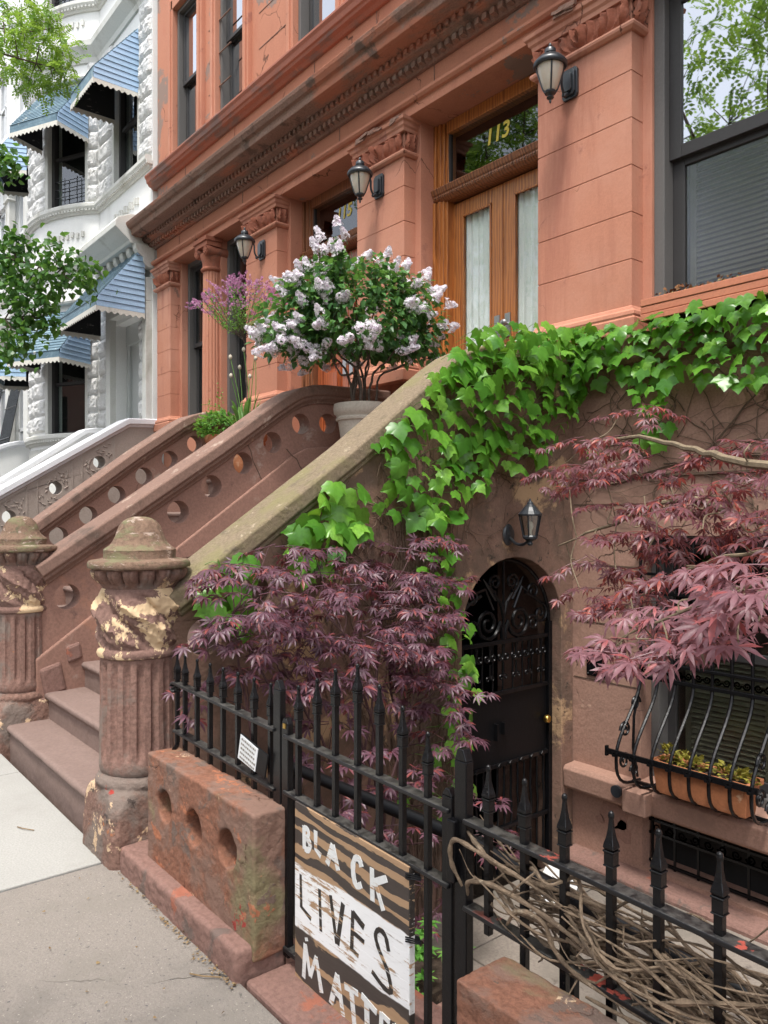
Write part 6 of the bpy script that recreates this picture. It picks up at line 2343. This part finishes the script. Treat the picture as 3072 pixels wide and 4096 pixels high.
# ------------------------------------------------------------------ dead vines on the fence
dv = thing('dead_vine', 'tangle of dry bare grey brown vines woven along the fence at the bottom right', 'vine', (-.6, 1.45, .6))
mb = MB()
for k in range(100):
    x0 = R.uniform(-1.42, -.3) if k > 24 else R.uniform(-1.44, -1.15)
    L = R.uniform(.5, 1.3)
    z = R.gauss(.62 - .06 * (x0 + 1.3), .045)
    y = R.uniform(1.405, 1.52)
    r = R.choice((.0018, .0022, .0028, .0034, .0042, .0052))
    pts = []
    a, b_ = R.uniform(0, 6), R.uniform(0, 6)
    sl = R.gauss(-.06, .10)
    n = 8
    am = R.uniform(.02, .06)
    for i in range(n + 1):
        t_ = i / n
        side = -.028 if (int(t_ * 5) + k) % 2 else .028
        zz = z + sl * t_ * L + am * math.sin(a + t_ * 8 * L) + R.gauss(0, .017)
        zz = max(.47, min(.80, zz))
        pts.append((x0 + L * t_ + .03 * math.sin(b_ + t_ * 7), y + side * (1 if y < 1.45 else .4) + .02 * math.sin(b_ + t_ * 5), zz))
    P = smooth_path(pts, 5)
    mb.tube(P, [max(.0008, r * (1 - .5 * i / len(P)) * min(1, .35 + i * .12, .25 + (len(P) - 1 - i) * .1)) * (1 + .15 * math.sin(i * 2.1 + k)) * (1.7 if (i * 7 + k) % 11 == 0 else 1) for i in range(len(P))], 6)
    for _ in range(R.choice((0, 1, 1, 2))):
        p = P[R.randrange(5, len(P) - 2)]
        d = rv(1).normalized() * R.uniform(.04, .12)
        mb.tube([p, p + d * .5 + rv(.01), p + d], [.003, .0025, .0015], 5)
# loop of thicker stems near the gate post
for pts in ([(-1.40, 1.40, .60), (-1.425, 1.385, .66), (-1.41, 1.38, .72), (-1.33, 1.385, .715), (-1.2, 1.40, .69), (-1.05, 1.41, .66)], [(-1.38, 1.40, .585), (-1.36, 1.385, .63), (-1.28, 1.385, .65), (-1.15, 1.39, .64), (-.98, 1.40, .60), (-.8, 1.41, .56)],
            [(-1.39, 1.41, .74), (-1.34, 1.39, .73), (-1.30, 1.40, .70), (-1.22, 1.42, .68), (-1.0, 1.42, .70), (-.8, 1.45, .66)], [(-1.24, 1.39, .57), (-1.2, 1.385, .62), (-1.13, 1.39, .62), (-1.10, 1.40, .56), (-1.0, 1.40, .53), (-.7, 1.42, .50)],
            [(-1.02, 1.40, .50), (-.8, 1.38, .52), (-.5, 1.39, .49), (-.2, 1.40, .5), (.1, 1.41, .48)], [(-1.12, 1.45, .62), (-.9, 1.46, .56), (-.6, 1.43, .55), (-.3, 1.44, .58), (.1, 1.44, .55)]):
    P = smooth_path(pts, 6)
    mb.tube(P, [.0068 * (1 + .2 * math.sin(i * 1.7)) * (1 - .3 * i / len(P)) * min(1, .45 + i * .1, .3 + (len(P) - 1 - i) * .1) for i in range(len(P))], 8)
mb.build('stems', M['vine'], dv, smooth=True)

# ------------------------------------------------------------------ litter at the foot of the plinth
mb = MB()
for k in range(170):
    t_ = R.random() ** .6
    x = -3.35 + t_ * 1.1
    y = 1.222 - abs(R.gauss(0, .014)) - .004
    if R.random() < .15:
        x, y = R.uniform(-3.4, -1.6), R.uniform(.6, 1.2)
    heart_leaf(mb, (x, y, R.uniform(.004, .012)), rv(1) * Vector((1, 1, .1)), Vector((0, 0, 1)) + rv(.4), R.uniform(.005, .017), .3)
for (x, y, a) in ((-2.42, 1.13, .5), (-4.1, 1.0, .3)):
    mb.tube([(x, y, .006), (x + .05 * math.cos(a), y + .05 * math.sin(a), .009), (x + .11 * math.cos(a + .2), y + .11 * math.sin(a + .2), .006)], .0025, 5)
tag(mb.build('dry_litter', M['litter'], fix=False), 'dry leaf scraps and twigs along the foot of the low wall', 'litter', kind='stuff')

# ------------------------------------------------------------------ street trees
LOC = [(-10.07,2.37,7.67),(-10.14,2.59,7.63),(-10.10,2.80,7.83),(-9.70,2.66,7.21),(-9.77,2.90,7.25),(-10.29,2.58,7.40),(-9.75,2.77,6.85),(-10.09,2.66,7.05),(-9.73,2.94,6.85),(-9.73,2.31,7.25),(-10.00,2.30,7.16),(-10.14,2.92,7.70),(-10.22,2.51,7.05),(-9.76,2.27,6.82),(-10.04,2.57,6.83),(-9.79,2.56,7.66),(-9.93,2.86,7.17)]
PEA = [(-8.66,2.04,4.40),(-8.65,2.21,4.39),(-8.39,2.37,4.28),(-8.47,2.58,4.23),(-8.45,2.77,4.13),(-8.32,2.61,3.99),(-8.34,2.27,4.03),(-8.60,2.11,4.11),(-8.54,2.51,4.01),(-8.54,2.18,3.95),(-8.45,1.98,3.77),(-8.43,2.16,3.75),(-8.42,2.33,3.75),(-8.42,2.02,3.53),(-8.51,2.22,3.54),(-8.34,1.96,3.32),(-8.46,2.12,3.30),(-8.37,1.92,3.14),(-8.44,2.32,3.58),(-8.71,1.98,5.27),(-8.68,2.02,5.17),(-8.60,1.95,4.18),(-8.51,1.91,3.96)]


def street_tree(label, base, trunk_h, crown_c, crown_r, reach, kind, extra, n_crown, seed):
    R.seed(seed)
    t = thing('street_tree', label, 'tree', base, 'street trees along the kerb')
    tw, lf = MB(), MB()
    b = Vector(base)
    top = b + Vector((0, 0, trunk_h))
    tw_pts = limb(tw, [b + Vector((0, 0, -.2)), b + Vector((.03, .02, trunk_h * .5)), top], .15, .11, 12)
    cc = Vector(crown_c)
    limbs = []
    for k in range(6):
        q = rv(1).normalized()
        q.z = abs(q.z) * .8
        e = cc + Vector((q.x * crown_r[0], q.y * crown_r[1], q.z * crown_r[2])) * .8
        limbs.append(limb(tw, [top + Vector((0, 0, -R.random() * .5)), top + (e - top) * .45 + Vector((0, 0, .3)), e], .06, .012, 7))
    for chain in reach:
        limbs.append(limb(tw, [top] + chain, .05, .006, 7))
    allp = [p for s in limbs for p in s]
    def cluster(c, rad, n):
        c = Vector(c)
        bst = min(allp, key=lambda p: (p - c).length)
        tw.tube([bst, (bst + c) / 2 + rv(.04), c], [.008, .006, .003], 5, cap=False)
        for j in range(n):
            p = c + rv(rad * .45)
            d = rv(1) + Vector((0, 0, -.35))
            if kind == 'locust':
                pinnate(lf, p, d, Vector((0, 0, 1)) + rv(.4), R.uniform(.13, .22), 7, .05, .0125)
            else:
                heart_leaf(lf, p, d + Vector((0, 0, -.4)), Vector((0, 0, 1)) + rv(.6), R.uniform(.06, .09), .42)
    for c in extra:
        cluster(c, .19, 22 if kind == 'locust' else 62)
    for k in range(n_crown):
        q = rv(1).normalized() * R.uniform(.5, 1)
        c = cc + Vector((q.x * crown_r[0], q.y * crown_r[1], q.z * crown_r[2]))
        if kind == 'locust':
            c0 = c
            bst = min(allp, key=lambda p: (p - c0).length)
            tw.tube([bst, c0], [.012, .004], 4, cap=False)
            for j in range(9):
                pinnate(lf, c0 + rv(.22), rv(1) + Vector((0, 0, -.3)), Vector((0, 0, 1)) + rv(.4), R.uniform(.22, .34), 5, .10, .03)
        else:
            cluster(c, .35, 26)
    tw.build('trunk', M['bark'], t, smooth=True)
    lf.build('crown', M['locust' if kind == 'locust' else 'pear'], t, fix=False)
    return t


street_tree('light green feathery leaved street tree whose branches hang in at the top left corner', (-10.6, -2.3, 0), 4.2, (-10.6, -2.3, 8.2), (2.3, 2.2, 2.3),
            [[(-10.5, -.3, 6.2), (-10.2, 1.3, 7.2), (-10.0, 2.5, 7.4)], [(-10.4, .2, 6.4), (-9.95, 1.6, 6.9), (-9.8, 2.8, 7.0)]], 'locust', LOC, 130, 21)
street_tree('dark green broad leaved street tree reaching in from the left edge before the white house', (-9.9, -1.5, 0), 2.6, (-9.9, -1.7, 4.3), (1.5, 1.4, 1.4),
            [[(-9.4, .2, 3.6), (-8.9, 1.3, 4.2), (-8.45, 2.5, 4.15)], [(-9.3, .2, 3.2), (-8.8, 1.2, 3.5), (-8.45, 2.1, 3.55)], [(-9.3, .4, 4.2), (-8.9, 1.3, 4.9), (-8.7, 2.0, 5.2)]], 'pear', PEA, 70, 22)
street_tree('feathery leaved street tree at the kerb mirrored in the big parlour window', (-5.6, -2.6, 0), 4.6, (-5.6, -2.8, 8.4), (2.4, 2.2, 2.2), [], 'locust', [], 85, 23)
street_tree('feathery leaved street tree at the kerb behind the viewer', (1.6, -2.5, 0), 4.4, (1.6, -2.6, 8.0), (2.4, 2.0, 2.2), [], 'locust', [], 90, 24)

# houses across the street, seen only as reflections
R.seed(5)
for i, (x0, x1, h) in enumerate(((-34, -26, 9.5), (-26, -18.5, 10.2), (-18.5, -11, 9.6), (-11, -4, 10.0), (-4, 4, 9.4), (4, 12, 10.1))):
    t = thing('row_house', ['tan', 'brown', 'pale grey', 'red brown', 'cream', 'brick red'][i] + ' row house across the street behind the viewer', 'house', ((x0 + x1) / 2, -20, 0), 'row houses across the street')
    ops = [(x0 + .8 + k * (x1 - x0 - .6) / 3, x0 + 2.0 + k * (x1 - x0 - .6) / 3, z, z + 1.9) for k in range(3) for z in (1.8, 5.0, 7.4) if z + 2 < h]
    vs, fs = plate(rect(x0 + .01, x1 - .01, -.1, h), [rect(*o) for o in ops], 0, .3, lambda u, v, w: (u, -17.3 - w, v))
    m = [M['stoop_stone'], M['brown'], M['white_trim'], M['orange_sill'], M['white_wall'], M['brown_wall']][i]
    w = MB().add(vs, fs).build('wall', m, t)
    MB().box(x0 + .01, x1 - .01, -27, -17.8, -.1, h - .05).build('body', M['inside'], t)
    for o in ops:
        f = MB()
        for q in ((o[0], o[0] + .06, o[2], o[3]), (o[1] - .06, o[1], o[2], o[3]), (o[0], o[1], (o[2] + o[3]) / 2 - .03, (o[2] + o[3]) / 2 + .03)):
            f.box(q[0], q[1], -17.5, -17.42, q[2], q[3])
        f.build('window', M['dark_frame'], t)
    MB().ext_x([(-17.3, h - .5), (-17.1, h - .4), (-16.9, h - .1), (-16.9, h), (-17.6, h + .05)], x0 + .01, x1 - .01).build('cornice', m, t)

# ================================================================== light, sky, camera
w = bpy.data.worlds.new('World')
sc.world = w
w.use_nodes = True
nt_ = w.node_tree
bg = nt_.nodes['Background']
sky = nt_.nodes.new('ShaderNodeTexSky')
sky.sky_type = 'NISHITA'
sky.sun_disc = False
sd = Vector((.17, -.24, .72)).normalized()
el = math.asin(sd.z)
az = math.atan2(sd.x, sd.y)
sky.sun_elevation = el
sky.sun_rotation = az
sky.air_density = 1.0
sky.dust_density = 3.0
hs = nt_.nodes.new('ShaderNodeHueSaturation')
hs.inputs['Saturation'].default_value = .35
nt_.links.new(sky.outputs[0], hs.inputs['Color'])
nt_.links.new(hs.outputs[0], bg.inputs['Color'])
bg.inputs['Strength'].default_value = .15
sun = bpy.data.lights.new('sun', 'SUN')
sun.energy = 1.4
sun.angle = math.radians(8)
sun.color = (1.0, .955, .89)
so = bpy.data.objects.new('sun', sun)
C.objects.link(so)
so.rotation_euler = (-sd).to_track_quat('-Z', 'Y').to_euler()
so.location = (3, -6, 14)

cam = bpy.data.cameras.new('camera')
cam.sensor_fit = 'HORIZONTAL'
cam.sensor_width = 36
cam.lens = 36.05
cam.shift_y = .0039
cam.clip_start = .05
cam.clip_end = 800
co_ = bpy.data.objects.new('camera', cam)
C.objects.link(co_)
co_.location = (0, 0, 1.55)
co_.rotation_euler = (PI / 2, 0, math.radians(50.8))
sc.camera = co_

sc.view_settings.view_transform = 'Standard'
sc.view_settings.look = 'None'
sc.view_settings.exposure = 1.45
sc.view_settings.gamma = 1
sc.cycles.use_denoising = True
sc.cycles.max_bounces = 8
sc.cycles.transparent_max_bounces = 16
sc.cycles.caustics_reflective = False
sc.cycles.caustics_refractive = False
